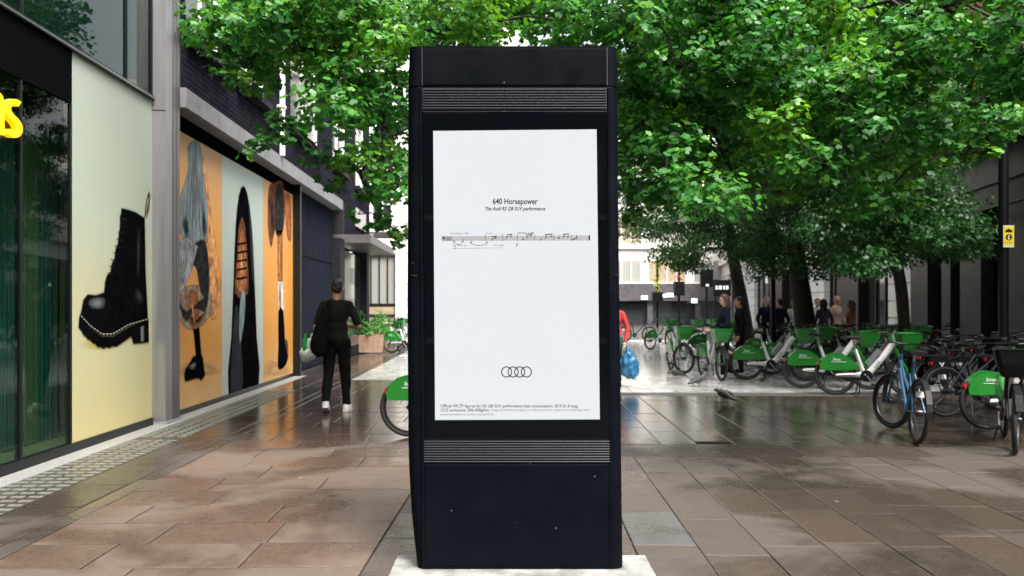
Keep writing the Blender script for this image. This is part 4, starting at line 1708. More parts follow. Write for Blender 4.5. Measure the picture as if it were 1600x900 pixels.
def leaf_frames(clumps, per, size, rng, droop=.75):
    """centres, x-axes, y-axes (stalk to tip), normals, scales of all leaves"""
    P, OUT, TONE = [], [], []
    for c, r, rz in clumps:
        n = int(per * (r / .42) ** 2 * rng.uniform(.8, 1.2))
        d = rng.normal(size=(n, 3))
        d /= np.linalg.norm(d, axis=1)[:, None]
        rad = rng.random(n) ** .45
        # leaves gather in little whorls on the spurs
        k = max(3, n // 5)
        hub = d[:k] * rad[:k, None]
        idx = rng.integers(0, k, n)
        off = hub[idx] + rng.normal(scale=.11, size=(n, 3))
        P.append(np.array(c) + off * np.array((r, r, rz)))
        o = off * np.array((1, 1, .5)) + d * .35
        OUT.append(o / (np.linalg.norm(o, axis=1)[:, None] + 1e-6))
        tb0 = .80 if rng.random() < .16 else .38 + .24 * rng.random()
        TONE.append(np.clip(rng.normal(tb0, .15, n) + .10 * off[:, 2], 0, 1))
    P, OUT, TONE = np.concatenate(P), np.concatenate(OUT), np.concatenate(TONE)
    n = len(P)
    t = OUT * np.array((.75, .75, .2)) + np.array((0, 0, -droop)) + rng.normal(scale=.38, size=(n, 3))
    t /= np.linalg.norm(t, axis=1)[:, None]
    nn = OUT * np.array((.8, .8, .3)) + np.array((0, 0, .75)) + rng.normal(scale=.42, size=(n, 3))
    nn -= t * np.sum(nn * t, axis=1)[:, None]
    nn /= np.linalg.norm(nn, axis=1)[:, None]
    x = np.cross(t, nn)
    s = size * rng.uniform(.7, 1.2, n)
    return P, x, t, nn, s, TONE


def leaf_mesh(name, fr, tmpl, faces, material, sel=None):
    P, x, t, nn, s, tone = fr
    if sel is not None:
        P, x, t, nn, s, tone = P[sel], x[sel], t[sel], nn[sel], s[sel], tone[sel]
    n, k = len(P), len(tmpl)
    V = P[:, None, :] + s[:, None, None] * (tmpl[None, :, 0:1] * x[:, None, :] + tmpl[None, :, 1:2] * t[:, None, :] + tmpl[None, :, 2:3] * nn[:, None, :])
    Fc = (np.arange(n)[:, None, None] * k + faces[None]).reshape(-1, faces.shape[1])
    return np_mesh(name, V.reshape(-1, 3), Fc, np.repeat(tone, len(faces)), material)


def tree(name, label, trunk, radii, clumps, per, size, material, seed, tmpl=FAN, faces=FANF, individuals=0, group=None, twig=.006, fork=.45):
    base = Vector(trunk[0])
    base.z = 0
    root = thing(name, label, 'tree', base, 0, group)
    rng = np.random.default_rng(seed)
    tp = [Vector(p) for p in trunk]
    # trunk with a flared foot, smooth through its points
    pts, rd = [], []
    for i in range(len(tp) - 1):
        for k in range(5):
            f = k / 5
            p0, p1, p2, p3 = tp[max(i - 1, 0)], tp[i], tp[i + 1], tp[min(i + 2, len(tp) - 1)]
            q = .5 * ((2 * p1) + (p2 - p0) * f + (2 * p0 - 5 * p1 + 4 * p2 - p3) * f * f + (3 * p1 - p0 - 3 * p2 + p3) * f ** 3)
            pts.append(q)
            r = radii[i] + (radii[i + 1] - radii[i]) * f
            rd.append(r * (1 + .35 * math.exp(-q.z / .22)))
    pts.append(tp[-1])
    rd.append(radii[-1])
    tb = MB().tube([p - base for p in pts], rd, 12)
    tb.v = [tuple(Vector(v) + .018 * mnoise.noise_vector(Vector((v[0] * 5, v[1] * 5, v[2] * 2)))) for v in tb.v]
    tb.build('trunk', 'bark', root, 60)
    # limbs: every clump is reached from the nearest node already grown
    nodes = [(p, -1) for p in pts if p.z > tp[-1].z * fork]
    nt0 = len(nodes)
    order = sorted(clumps, key=lambda c: min((c[0] - n[0]).length for n in nodes[:nt0]))
    load = [0] * nt0
    for c, r, rz in order:
        j = min(range(len(nodes)), key=lambda i: (c - nodes[i][0]).length + (.5 if nodes[i][0].z > c.z + .6 else 0))
        a = nodes[j][0]
        L_ = (c - a).length
        mid = (a + c) / 2 + Vector((0, 0, .10 * L_)) + Vector(rng.normal(scale=.05 * L_, size=3))
        nodes.append((mid, j))
        nodes.append((c, len(nodes) - 1))
        load += [0, 1]
    for i in range(len(nodes) - 1, nt0 - 1, -1):
        p = nodes[i][1]
        if p >= 0:
            load[p] += load[i]
    br = MB()
    for i in range(nt0, len(nodes)):
        p, j = nodes[i]
        if j < 0:
            continue
        q = nodes[j][0]
        ra = min(twig * math.sqrt(max(load[i], 1)) * 1.25, radii[-1] * 1.1)
        rb_ = twig * math.sqrt(max(load[i], 1))
        br.tube([q - base, (q + p) / 2 - base + Vector(rng.normal(scale=.02, size=3)), p - base], [ra, (ra + rb_) / 2, rb_], 6, cap=False)
    for c, r, rz in clumps:                      # fine twigs inside the clumps
        for k in range(5):
            d = Vector(rng.normal(size=3)).normalized()
            e = c + Vector((d.x * r, d.y * r, d.z * rz)) * .85
            br.tube([c - base, (c + e) / 2 - base + Vector((0, 0, .03)), e - base], [twig * .7, twig * .5, twig * .25], 4, cap=False)
    tag(br.build('branches', 'bark', root, 60, fix=False), kind='stuff')
    fr = leaf_frames(clumps, per, size, rng)
    fr = (fr[0] - np.array(base),) + fr[1:]
    n = len(fr[0])
    keep = np.ones(n, bool)
    if individuals:
        W = fr[0] + np.array(base)
        dep = W[:, 0] * ST + W[:, 1] * CT
        px = 800 + F * (W[:, 0] * CT - W[:, 1] * ST) / dep
        py = HY - F * (W[:, 2] - H) / dep
        ok = (px > 5) & (px < 1595) & (py > 5) & ((px < 625) | (px > 985) | (py < 66))
        sc_ = np.where(ok, fr[4] / dep, 0)
        pick = np.argsort(-sc_)[:individuals]
        keep[pick] = False
        proto = []
        for tone in (.2, .35, .5, .65, .85):
            proto.append(np_mesh('leaf', tmpl, faces, np.full(len(faces), tone), material))
        for i in pick:
            M = Matrix(np.column_stack([fr[1][i], fr[2][i], fr[3][i]]).tolist()).to_4x4()
            M = Matrix.Translation(fr[0][i].tolist()) @ M @ Matrix.Scale(float(fr[4][i]), 4)
            o = link('leaf', proto[min(4, int(fr[5][i] * 5))], root)
            o.matrix_basis = M
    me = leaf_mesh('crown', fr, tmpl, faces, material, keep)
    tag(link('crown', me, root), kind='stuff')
    return root


# near ginkgo rising behind the kiosk, its boughs hanging left and right
A1 = [(330, 40), (400, -30), (640, -40), (965, -40), (965, 40), (660, 50), (636, 60), (636, 300), (600, 290), (575, 250), (530, 215), (500, 150), (440, 120), (400, 120), (360, 90)]
cl = clumps_in(A1, 6.6, 9.6, .36, 62, 5, (.27, .42))
for (px, py, d, r) in ((300, 62, 7.4, .10), (335, 55, 7.4, .16), (375, 62, 7.4, .24), (350, 115, 7.3, .13), (395, 130, 7.3, .2), (430, 190, 7.2, .19), (412, 222, 7.2, .14), (388, 240, 7.2, .09), (460, 205, 7.2, .22), (500, 240, 7.3, .2),
                       (520, 285, 7.4, .15), (548, 250, 7.5, .22), (575, 300, 7.6, .12), (600, 345, 8.2, .22), (622, 370, 8.4, .18), (560, 335, 8.3, .10), (590, 300, 8.0, .22), (615, 270, 8.0, .26),
                       (420, 40, 7.0, .3), (470, 80, 7.0, .3), (450, 20, 6.8, .3), (520, 40, 6.8, .32), (540, 120, 6.9, .3), (600, 60, 6.8, .32), (600, 170, 7.0, .32)):
    cl.append((at(px, py, d), r, r * .62))
rr = random.Random(2)
for _ in range(34):                             # the crown goes on above the picture
    cl.append((Vector((rr.uniform(-2.8, 2.4), rr.uniform(6.8, 10.8), rr.uniform(5.0, 9.5))), rr.uniform(.4, .65), .42))
for px in range(640, 980, 34):
    cl.append((at(px, rr.uniform(15, 70), rr.uniform(8.9, 10.2)), rr.uniform(.3, .42), .26))
tb_ = at(738, 30, 8.7)
tree('ginkgo_tree', 'ginkgo tree rising directly behind the kiosk, boughs hanging over the mural', [(tb_.x + .05, tb_.y, 0), (tb_.x + .02, tb_.y, 1.6), (tb_.x, tb_.y, 3.4), (tb_.x - .04, tb_.y + .05, 5.2), (tb_.x + .06, tb_.y, 7.4)],
     [.125, .11, .10, .075, .03], cl, 430, .068, 'ginkgo_leaf', 21, individuals=280, fork=.36)
# near ginkgo on the right, trunk just outside the picture
A2 = [(960, -60), (1660, -60), (1660, 150), (1600, 190), (1545, 225), (1500, 220), (1440, 300), (1385, 315), (1330, 265), (1280, 285), (1225, 290), (1180, 275), (1135, 325), (1090, 295), (1030, 335), (965, 345)]
cl = clumps_in(A2, 5.7, 8.6, .27, 185, 8, (.25, .40))
for (px, py, d, r) in ((1120, 312, 6.6, .12), (1225, 300, 6.3, .13), (1250, 280, 6.3, .14), (1450, 255, 6.0, .12), (1490, 240, 6.0, .12), (1545, 235, 5.9, .1), (1330, 200, 5.8, .15), (1360, 130, 5.6, .2), (985, 290, 6.6, .15), (1470, 60, 5.5, .25), (1540, 70, 5.4, .25), (1580, 30, 5.3, .25)):
    cl.append((at(px, py, d), r, r * .62))
for _ in range(30):
    cl.append((Vector((rr.uniform(1.6, 7.2), rr.uniform(6.2, 10), rr.uniform(4.9, 9.0))), rr.uniform(.4, .65), .42))
tb2 = world(6.6, 8.3)
tree('ginkgo_tree', 'large-leaved ginkgo canopy filling the upper right corner, bright lime tips', [(tb2.x, tb2.y, 0), (tb2.x - .03, tb2.y, 1.7), (tb2.x - .12, tb2.y - .05, 3.3), (tb2.x - .5, tb2.y - .1, 5.0), (tb2.x - .6, tb2.y, 7.0)],
     [.15, .13, .115, .08, .03], cl, 470, .064, 'ginkgo_leaf', 22, individuals=280, fork=.34)


# three trees among the bicycles
def mid_tree(label, foot_px, foot_d, via, r0, poly, d0, d1, n, seed, per=170, size=.085, extra=()):
    b = world((foot_px - 800) / F * foot_d, foot_d)
    pts = [b] + [at(px, py, d) for px, py, d in via]
    rad = [r0 * k for k in (1, .85, .72, .5, .28)][:len(pts)]
    c = clumps_in(poly, d0, d1, .6, n, seed, (.5, .8), .55)
    top = pts[-1]
    rq = random.Random(seed)
    for _ in range(22):                          # upper crown above the picture's edge
        c.append((Vector((top.x + rq.uniform(-3.2, 3.2), top.y + rq.uniform(-3, 3), rq.uniform(6.5, 10.5))), rq.uniform(.7, 1.0), .55))
    for px, py, d, r in extra:
        c.append((at(px, py, d), r, r * .55))
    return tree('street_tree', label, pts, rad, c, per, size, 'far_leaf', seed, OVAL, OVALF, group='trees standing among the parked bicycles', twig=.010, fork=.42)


mid_tree('leaning dark-trunked tree behind woman in dark clothes', 1172, 23, [(1158, 470, 23), (1146, 400, 22.8), (1136, 300, 22.6), (1140, 150, 22.5)], .24,
         [(975, 150), (1260, 100), (1260, 360), (1230, 400), (1180, 420), (1120, 410), (1080, 425), (1050, 400), (1020, 350), (980, 370)], 19, 26, 95, 31, 330)
mid_tree('thick-trunked tree, middle one of the three beside the bicycles', 1266, 18.5, [(1255, 480, 18.5), (1242, 380, 18.3), (1236, 280, 18.2), (1240, 140, 18)], .27,
         [(1140, 120), (1420, 120), (1420, 330), (1390, 400), (1310, 430), (1230, 400), (1180, 440), (1150, 370)], 15.5, 21, 95, 32, 330)
mid_tree('slim leaning tree nearest the dark granite shopfront', 1418, 15, [(1411, 480, 15), (1401, 400, 14.9), (1390, 280, 14.7), (1384, 140, 14.5)], .13,
         [(1290, 130), (1480, 130), (1450, 300), (1500, 340), (1530, 385), (1450, 400), (1400, 400), (1330, 410), (1290, 380)], 12.5, 17, 80, 33, 300, extra=((1500, 370, 13.5, .28), (1530, 385, 13.4, .2), (1460, 385, 13.6, .35)))

# ------------------------------------------------------------------ bicycles
def wheel_parts(parent, x, steer=0.0, Rw=.335, spokes=14, guard=False, tilt=0.0, meshes={}):
    """hub with spokes > tyre, rim"""
    if 'tyre' not in meshes:
        n, m = 36, 8
        def ring(Rc, r, mm, sy=1.0):
            mb = MB()
            mb.tube([(Rc * math.cos(2 * PI * i / n), 0, Rc * math.sin(2 * PI * i / n)) for i in range(n)], r, mm, closed=True, sy=sy)
            return mb
        meshes['tyre'] = ring(.31, .025, m).mesh('tyre', 'rubber', 60)
        meshes['rim'] = ring(.278, .014, 6).mesh('rim', 'rim_metal', 60)
        hb = MB().lathe([(.001, -.05), (.028, -.05), (.034, -.04), (.034, .04), (.028, .05), (.001, .05)], 10, axis='y')
        for i in range(spokes):
            a = 2 * PI * i / spokes
            s = .028 if i % 2 else -.028
            hb.tube([(.03 * math.cos(a + .3), s, .03 * math.sin(a + .3)), (.275 * math.cos(a), 0, .275 * math.sin(a))], .0016, 4, cap=False)
        meshes['hub'] = hb.mesh('wheel', 'rim_metal', 40)
    h = link('wheel', meshes['hub'], parent)
    h.location = (x, 0, Rw)
    h.rotation_euler = (0, 0, steer)
    link('tyre', meshes['tyre'], h)
    link('rim', meshes['rim'], h)
    return h


def arc(cx, cz, r, a0, a1, n=9):
    return [(cx + r * math.cos(R(a0 + (a1 - a0) * i / n)), 0, cz + r * math.sin(R(a0 + (a1 - a0) * i / n))) for i in range(n + 1)]


def band(pts, w, t):
    """flat strip following points in the x-z plane, width w across y"""
    mb = MB()
    k = len(pts)
    vs = []
    for i, p in enumerate(pts):
        p = Vector(p)
        tg = (Vector(pts[min(i + 1, k - 1)]) - Vector(pts[max(i - 1, 0)])).normalized()
        nr = Vector((-tg.z, 0, tg.x)) * t
        for q in (p, p + nr):
            vs += [(q.x, -w / 2, q.z), (q.x, w / 2, q.z)]
    fs = []
    for i in range(k - 1):
        a, b = i * 4, i * 4 + 4
        fs += [(a, a + 1, b + 1, b), (a + 2, b + 2, b + 3, a + 3), (a, b, b + 2, a + 2), (a + 1, a + 3, b + 3, b + 1)]
    fs += [(0, 2, 3, 1), (k * 4 - 4, k * 4 - 3, k * 4 - 1, k * 4 - 2)]
    return mb.add(vs, fs)


def saddle(root, x, z, m='bike_black'):
    mb = MB()
    prof = [(-.14, .0, .085, .02), (-.10, .012, .09, .03), (-.02, .006, .06, .03), (.06, .0, .03, .026), (.12, -.004, .02, .02), (.145, -.012, .012, .012)]
    vs, fs, n = [], [], 10
    for px_, pz, wv, hv in prof:
        for j in range(n):
            a = 2 * PI * j / n
            vs.append((x + px_, wv * math.cos(a), z + pz + hv * math.sin(a)))
    for i in range(len(prof) - 1):
        for j in range(n):
            fs.append((i * n + j, i * n + (j + 1) % n, (i + 1) * n + (j + 1) % n, (i + 1) * n + j))
    fs += [tuple(range(n)), tuple((len(prof) - 1) * n + j for j in range(n))]
    mb.add(vs, fs)
    return mb.build('saddle', m, root, 50)


def basket(root, m, x0, x1, z0, z1):
    """open plastic basket, walls flaring to the rim"""
    mb = MB()
    def ring(x0, x1, w, z, c=.04):
        return [(x0 + c, -w, z), (x1 - c, -w, z), (x1, -w + c, z), (x1, w - c, z), (x1 - c, w, z), (x0 + c, w, z), (x0, w - c, z), (x0, -w + c, z)]
    rings = [ring(x0 + .05, x1 - .10, .12, z0), ring(x0 + .02, x1 - .03, .165, (z0 + z1) / 2), ring(x0, x1, .19, z1), ring(x0 - .008, x1 + .008, .198, z1 + .006), ring(x0 + .012, x1 - .012, .178, z1 + .006), ring(x0 + .06, x1 - .11, .112, z0 + .02)]
    vs = [v for r_ in rings for v in r_]
    fs = [tuple(range(7, -1, -1)), tuple(range(40, 48))]
    for i in range(5):
        fs += [(i * 8 + j, i * 8 + (j + 1) % 8, i * 8 + 8 + (j + 1) % 8, i * 8 + 8 + j) for j in range(8)]
    mb.add(vs, fs)
    return mb.build('basket', m, root)


def handlebar(root, x, z, m='bike_black', w=.30, back=.14):
    pts = [(x - back, -w, z - .01), (x - back * .55, -w + .05, z), (x - .01, -.1, z + .01), (x, 0, z), (x - .01, .1, z + .01), (x - back * .55, w - .05, z), (x - back, w, z - .01)]
    h = MB().tube(pts, .012, 6).build('handlebar', m, root, 50)
    for s in (-1, 1):
        MB().tube([(x - back + .03, s * (w - .02), z - .008), (x - back - .07, s * (w + .015), z - .02)], .018, 8).build('grip', 'rubber', h, 50)
        MB().tube([(x - back * .5, s * (w - .07), z - .02), (x - back + .01, s * (w - .0), z - .045)], .006, 5).build('brake_lever', 'alloy', h, 50)
    return h


def cranks(root, x, z):
    c = MB().lathe([(.001, -.035), (.09, -.035), (.095, -.03), (.095, -.025), (.001, -.02)], 18, c=(x, -.03, z), axis='y').build('chain_guard', 'bike_black', root, 40)
    MB().tube([(x, -.085, z), (x + .10, -.09, z - .13)], .012, 6).build('crank_arm', 'alloy', c, 40)
    MB().tube([(x, .085, z), (x - .10, .09, z + .13)], .012, 6).build('crank_arm', 'alloy', c, 40)
    for s, dx, dz in ((-1, .1, -.13), (1, -.1, .13)):
        MB().box(x + dx - .045, x + dx + .045, s * .10 if s > 0 else -.19, .19 if s > 0 else -.10, z + dz - .012, z + dz + .012).build('pedal', 'rubber', c)


def hire_bike(steer=0.0, dark=False, bmat=None, fmat=None):
    """step-through hire e-bike: origin at the rear wheel's contact, +x forwards"""
    root = thing('hire_bicycle', 'x', 'bicycle')
    green = 'lime_dark' if dark else 'lime_green'
    fr = MB()
    fr.tube([(-.03, .0, .335), (.12, .0, .335), (.34, .0, .335), (.46, 0, .352)], [.022, .034, .045, .055], 10, sy=1.25)
    fr.tube([(.44, 0, .345), (.54, 0, .39), (.70, 0, .60), (.90, 0, .87)], [.056, .056, .052, .058], 10, sy=.9)
    fr.tube([(.44, 0, .36), (.36, 0, .60), (.31, 0, .76)], [.036, .03, .026], 10)
    fr.build('frame', 'bike_white', root, 45)
    for s in (-1, 1):
        MB().tube([(0, s * .06, .335), (.12, s * .065, .345), (.40, s * .045, .36)], .016, 6).build('chain_stay', 'bike_white', root, 45)
    b = MB()
    d = Vector((.62, 0, .80)).normalized()
    nrm = Vector((-d.z, 0, d.x))
    p0 = Vector((.555, 0, .475))
    cs = []
    for t_, k in ((0, 0), (.30, 0)):
        for u, v in ((-.042, .04), (.042, .04), (.034, .115), (-.034, .115)):
            q = p0 + d * t_ + nrm * v
            cs.append((q.x, u, q.z))
    b.hexa(cs)
    b.build('battery', 'battery_grey', root)
    MB().tube([(.31, 0, .74), (.272, 0, .93)], .016, 8).build('seat_post', 'alloy', root, 50)
    saddle(root, .25, .955)
    MB().tube([(.885, 0, .80), (.845, 0, 1.00), (.835, 0, 1.06)], [.034, .030, .022], 8).build('stem', green if not dark else 'bike_black', root, 50)
    handlebar(root, .845, 1.07)
    MB().box(.82, .89, -.045, .045, 1.075, 1.10).build('display_unit', 'bike_black', root)
    fx = 1.13
    # the front assembly turns with the wheel
    fk = MB()
    for s in (-1, 1):
        fk.tube([(.90, s * .05, .78), (.985, s * .072, .60), (fx, s * .066, .335)], [.030, .026, .018], 8, sy=.7)
    fk.tube([(.90, -.055, .775), (.90, .055, .775)], .034, 8)
    f = fk.build('fork', fmat or green, root, 50)
    bk_ = basket(root, bmat or green, .93, 1.30, .76, 1.03)
    MB().tube([(.885, 0, .84), (1.0, 0, .765), (1.16, 0, .758)], [.022, .02, .016], 6, sy=1.8).build('basket_carrier', green, root, 50)
    MB().lathe([(.001, 0), (.026, 0), (.03, .02), (.022, .05), (.001, .05)], 12, c=(0, 0, 0), axis='y').xform(Matrix.Translation((1.20, 0, .735)) @ Matrix.Rotation(R(90), 4, 'Z')).build('headlight', 'lamp_lens', root, 40)
    band(arc(fx, .335, .36, 20, 150), .065, .006).build('front_mudguard', 'bike_black', root)
    # sculpted rear skirt: two cheeks and a crown strip
    prof = [(-.245, .42), (-.26, .49), (-.22, .59), (-.13, .665), (-.01, .70), (.10, .69), (.22, .62), (.32, .52), (.36, .45), (.31, .425), (-.12, .41)]
    sk = MB()
    for s in (-1, 1):
        sk.prism(prof, lambda u, v, k, s=s: (u, s * (.040 + .012 * k + .012 * (1 - abs(v - .52) / .2)), v))
    sk.add(*_strip([(u, v) for u, v in prof[:9]], .058))
    s_ = sk.build('rear_skirt', green, root, 35)
    for s in (-1, 1):
        mb, wd = text_mesh('lime', .07, 0, .15)
        mb.v = [(-s * -1 * 0 + (-.05 + v[0] if s < 0 else .13 - v[0]), s * .0705, .575 + v[1]) for v in mb.v]
        mb.build('lettering', 'lettering_white', s_, fix=False)
        MB().box(-.08, .16, s * .0695 - .0006, s * .0695 + .0006, .55, .556).build('lettering_line', 'lettering_white', s_)
        mb, wd = text_mesh('LIME', .062, 0, 0, 1.1)
        mb.v = [(v[0] if s < 0 else wd - v[0], 0, v[1]) for v in mb.v]
        ang = -math.atan2(.80, .62)
        q0 = Vector((.615, s * .0545, .46))
        M = Matrix.Translation(q0) @ Matrix.Rotation(ang, 4, 'Y')
        mb.xform(M).build('lettering', 'lime_dark', root, fix=False)
    MB().box(-.29, -.262, -.03, .03, .50, .54).build('tail_light', 'reflector_red', root)
    cranks(root, .47, .33)
    ks = MB().tube([(.40, .05, .34), (.34, .12, .02)], .010, 6)
    ks.tube([(.40, -.05, .34), (.34, -.12, .02)], .010, 6)
    ks.tube([(.34, .12, .02), (.27, .13, .012)], .010, 6)
    ks.tube([(.34, -.12, .02), (.27, -.13, .012)], .010, 6)
    ks.build('kickstand', 'bike_black', root, 50)
    wheel_parts(root, 0)
    wheel_parts(root, fx, steer)
    return root


def _strip(pts, w):
    vs = [(u, -w, v) for u, v in pts] + [(u, w, v) for u, v in pts]
    n = len(pts)
    return vs, [(i, i + 1, n + i + 1, n + i) for i in range(n - 1)]


def city_bike(frame_mat, low=True, rack=True, steer=0.0, bag=None, front=None):
    """ordinary bicycle, step-through or diamond frame"""
    root = thing('bicycle', 'x', 'bicycle')
    fx = 1.08
    fr = MB()
    fr.tube([(.44, 0, .30), (.31, 0, .86)], .017, 8)
    fr.tube([(.44, 0, .30), (.86, 0, .74)], .02, 8)
    if low:
        fr.tube([(.39, 0, .52), (.62, 0, .66), (.85, 0, .84)], .016, 8)
    else:
        fr.tube([(.33, 0, .80), (.85, 0, .84)], .016, 8)
    fr.tube([(.87, 0, .70), (.83, 0, .92)], .021, 8)
    for s in (-1, 1):
        fr.tube([(0, s * .06, .335), (.42, s * .03, .30)], .011, 6)
        fr.tube([(0, s * .06, .335), (.34, s * .025, .72)], .009, 6)
    fr.build('frame', frame_mat, root, 50)
    fk = MB()
    for s in (-1, 1):
        fk.tube([(.875, s * .045, .69), (.94, s * .055, .55), (fx, s * .05, .335)], .013, 6)
    fk.tube([(.875, -.05, .69), (.875, .05, .69)], .02, 6)
    fk.build('fork', frame_mat, root, 50)
    MB().tube([(.31, 0, .86), (.295, 0, .93)], .013, 8).build('seat_post', 'alloy', root, 50)
    saddle(root, .27, .955)
    MB().tube([(.83, 0, .92), (.82, 0, 1.03)], .014, 8).build('stem', 'bike_black', root, 50)
    handlebar(root, .825, 1.03)
    cranks(root, .44, .30)
    band(arc(0, .335, .36, 30, 185, 12), .055, .005).build('rear_mudguard', 'bike_black', root)
    band(arc(fx, .335, .36, -10, 150, 12), .055, .005).build('front_mudguard', 'bike_black', root)
    if rack:
        rk = MB()
        for s in (-1, 1):
            rk.tube([(.28, s * .05, .72), (-.18, s * .06, .73)], .006, 5)
            rk.tube([(-.12, s * .06, .73), (0, s * .07, .34)], .006, 5)
        for k in range(4):
            rk.tube([(-.16 + k * .12, -.06, .73), (-.16 + k * .12, .06, .73)], .005, 5)
        rk.build('rack', 'bike_black', root, 50)
        MB().box(-.20, -.182, -.035, .035, .69, .73).build('rear_reflector', 'reflector_red', root)
    MB().box(-.06, .0, -.045, .045, .50, .56).build('rear_lamp', 'bike_white', root)
    if bag:
        for s in (-1, 1):
            g_ = MB().cbox(-.20, .16, .09 if s > 0 else -.23, .23 if s > 0 else -.09, .42, .76, .03)
            b_ = g_.build('pannier', bag, root)
            if s < 0:
                MB().prism([(-.05, .64), (-.03, .64), (0, .61), (.03, .64), (.05, .64), (.012, .595), (.012, .56), (-.012, .56), (-.012, .595)], lambda u, v, k: (u, -.2305 - .001 * k, v)).build('mark', 'lettering_white', b_)
    if front:
        basket(root, front, .93, 1.25, .74, .98)
    MB().tube([(.36, -.04, .30), (.30, -.12, .015)], .008, 6).build('kickstand', 'alloy', root, 50)
    wheel_parts(root, 0)
    wheel_parts(root, fx, steer)
    return root


def place(root, px, py, deg, label, group, lean=0.0):
    p = ground(px, py)
    root.location = (p.x, p.y, .003)
    root.rotation_euler = (R(lean), 0, R(deg))
    root['label'] = label
    root['group'] = group
    return root


G1 = 'green and white hire bicycles parked in the square'
lime = hire_bike()
lime_s = hire_bike(R(28))
spots = [  # px, py of the rear wheel's foot, heading (0 = to the right, 90 = away), label
    (1305, 617, -14, 'green skirted hire bicycle, nearest of the row, rear wheel foremost', 0),
    (1253, 607, -12, 'hire bicycle just behind the foremost one of the row, green rear skirt', 0),
    (1166, 594, -14, 'hire bicycle right beside the woman in dark clothes, white frame', 0),
    (1205, 586, -10, 'hire bicycle second behind the woman, mostly hidden by its neighbours', 1),
    (1285, 585, -12, 'hire bicycle in second rank behind the thick tree, basket showing', 0),
    (1330, 596, -12, 'hire bicycle in second rank with basket beside blue bicycle', 1),
    (1180, 572, -16, 'hire bicycle in third rank left of the thick tree', 0),
    (1235, 573, -14, 'hire bicycle in third rank in front of the standing group', 1),
    (1310, 572, -12, 'hire bicycle in third rank right of the thick tree', 0),
    (1360, 580, -8, 'hire bicycle at the foot of the slim leaning tree', 0),
    (640, 683, 0, 'hire bicycle half hidden behind the kiosk, only its rear wheel showing', 0),
    (1541, 671, 2, 'hire bicycle with green skirt at right edge, rear wheel in view', 0),
    (1048, 578, -89, 'hire bicycle facing the viewer beside two pigeons', 1),
    (1098, 588, -87, 'hire bicycle facing the viewer left of the woman, round lamp', 0),
    (1016, 547, 40, 'hire bicycle farthest left of the group right of the kiosk', 0),
    (1090, 560, 8, 'hire bicycle side-on behind the two that face the viewer', 0),
    (1062, 543, -70, 'far hire bicycle between flower columns', 1),
    (1085, 541, -70, 'far hire bicycle under the black box sign', 0),
    (1118, 545, -75, 'far hire bicycle behind woman in dark clothes', 0),
    (1150, 551, -20, 'far hire bicycle at the foot of leaning dark-trunked tree', 1),
    (604, 541, -50, 'hire bicycle with green basket behind the wooden planter', 0),
    (628, 538, -60, 'hire bicycle next to kiosk edge behind the wooden planter', 1),
    (612, 552, -20, 'hire bicycle just right of the wooden planter, nearest of those by the shop', 1),
    (640, 547, -100, 'hire bicycle cut by the left side of the kiosk, facing the viewer', 0),
]
n0 = [0, 0]
for px, py, deg, lab, k in spots:
    src = (lime, lime_s)[k]
    o = src if n0[k] == 0 else copy_tree(src)
    n0[k] += 1
    place(o, px, py, deg, lab, G1, lean=rr.uniform(-2.5, 2.5))
# the hire bicycle cut by the right edge, front wheel toward the viewer
o = hire_bike(R(-8), False, 'bike_black', 'bike_black')
rw = world(5.52, 8.62)
o.location = (rw.x, rw.y, .003)
o.rotation_euler = (0, 0, R(-119))
o['label'] = 'hire bicycle cut by the right picture edge, dark front wheel toward viewer'
o['group'] = G1
G2 = 'private bicycles among the hire bicycles'
place(city_bike('bike_blue', True, False, R(24)), 1432, 694, 76, 'blue step-through bicycle seen from behind, standing apart on wet paving', G2, 4)
place(city_bike('bike_black', False, True, 0, 'bag_canvas'), 1455, 634, 14, 'black bicycle with panniers marked in white, behind the blue bicycle', G2, -3)
place(city_bike('bike_teal', True, True, R(-20)), 1500, 618, -8, 'dark teal bicycle left of the green skirt at right edge', G2, 3)
place(city_bike('bike_black', True, True, R(15)), 1430, 600, 5, 'black step-through bicycle behind the pannier bicycle', G2, -2)
place(city_bike('bike_black', False, True, R(15)), 1535, 612, -12, 'black diamond-frame bicycle by the post with yellow sign', G2, 3)
place(city_bike('bike_black', True, True, R(-25), None, 'bike_black'), 1478, 652, 8, 'black bicycle with dark front basket between blue bicycle and right edge', G2, -4)
place(city_bike('bike_teal', False, True, R(10), 'bag_canvas'), 1560, 640, -10, 'dark bicycle with panniers overlapping the right edge', G2, 3)
place(city_bike('bike_blue', True, True, R(20), None, 'bike_blue'), 1470, 566, 20, 'blue bicycle with front basket against the granite shopfront', G2, 2)
place(city_bike('bike_black', False, False), 975, 535, 2, 'black bicycle far off beside the person in red', G2, 2)
place(city_bike('bike_white', False, False), 618, 533, -30, 'pale bicycle farthest back behind the wooden planter', G2, 2)


# ------------------------------------------------------------------ people
def limb(mb, pts, rad, n=10):
    """tapered chain with rounded joints, later melted into one skin"""
    for (p, r), (q, s) in zip(list(zip(pts, rad)), list(zip(pts, rad))[1:]):
        mb.tube([p, q], [r, s], n)
    for p, r in zip(pts, rad):
        mb.ball(p, r, n=n, m=6)


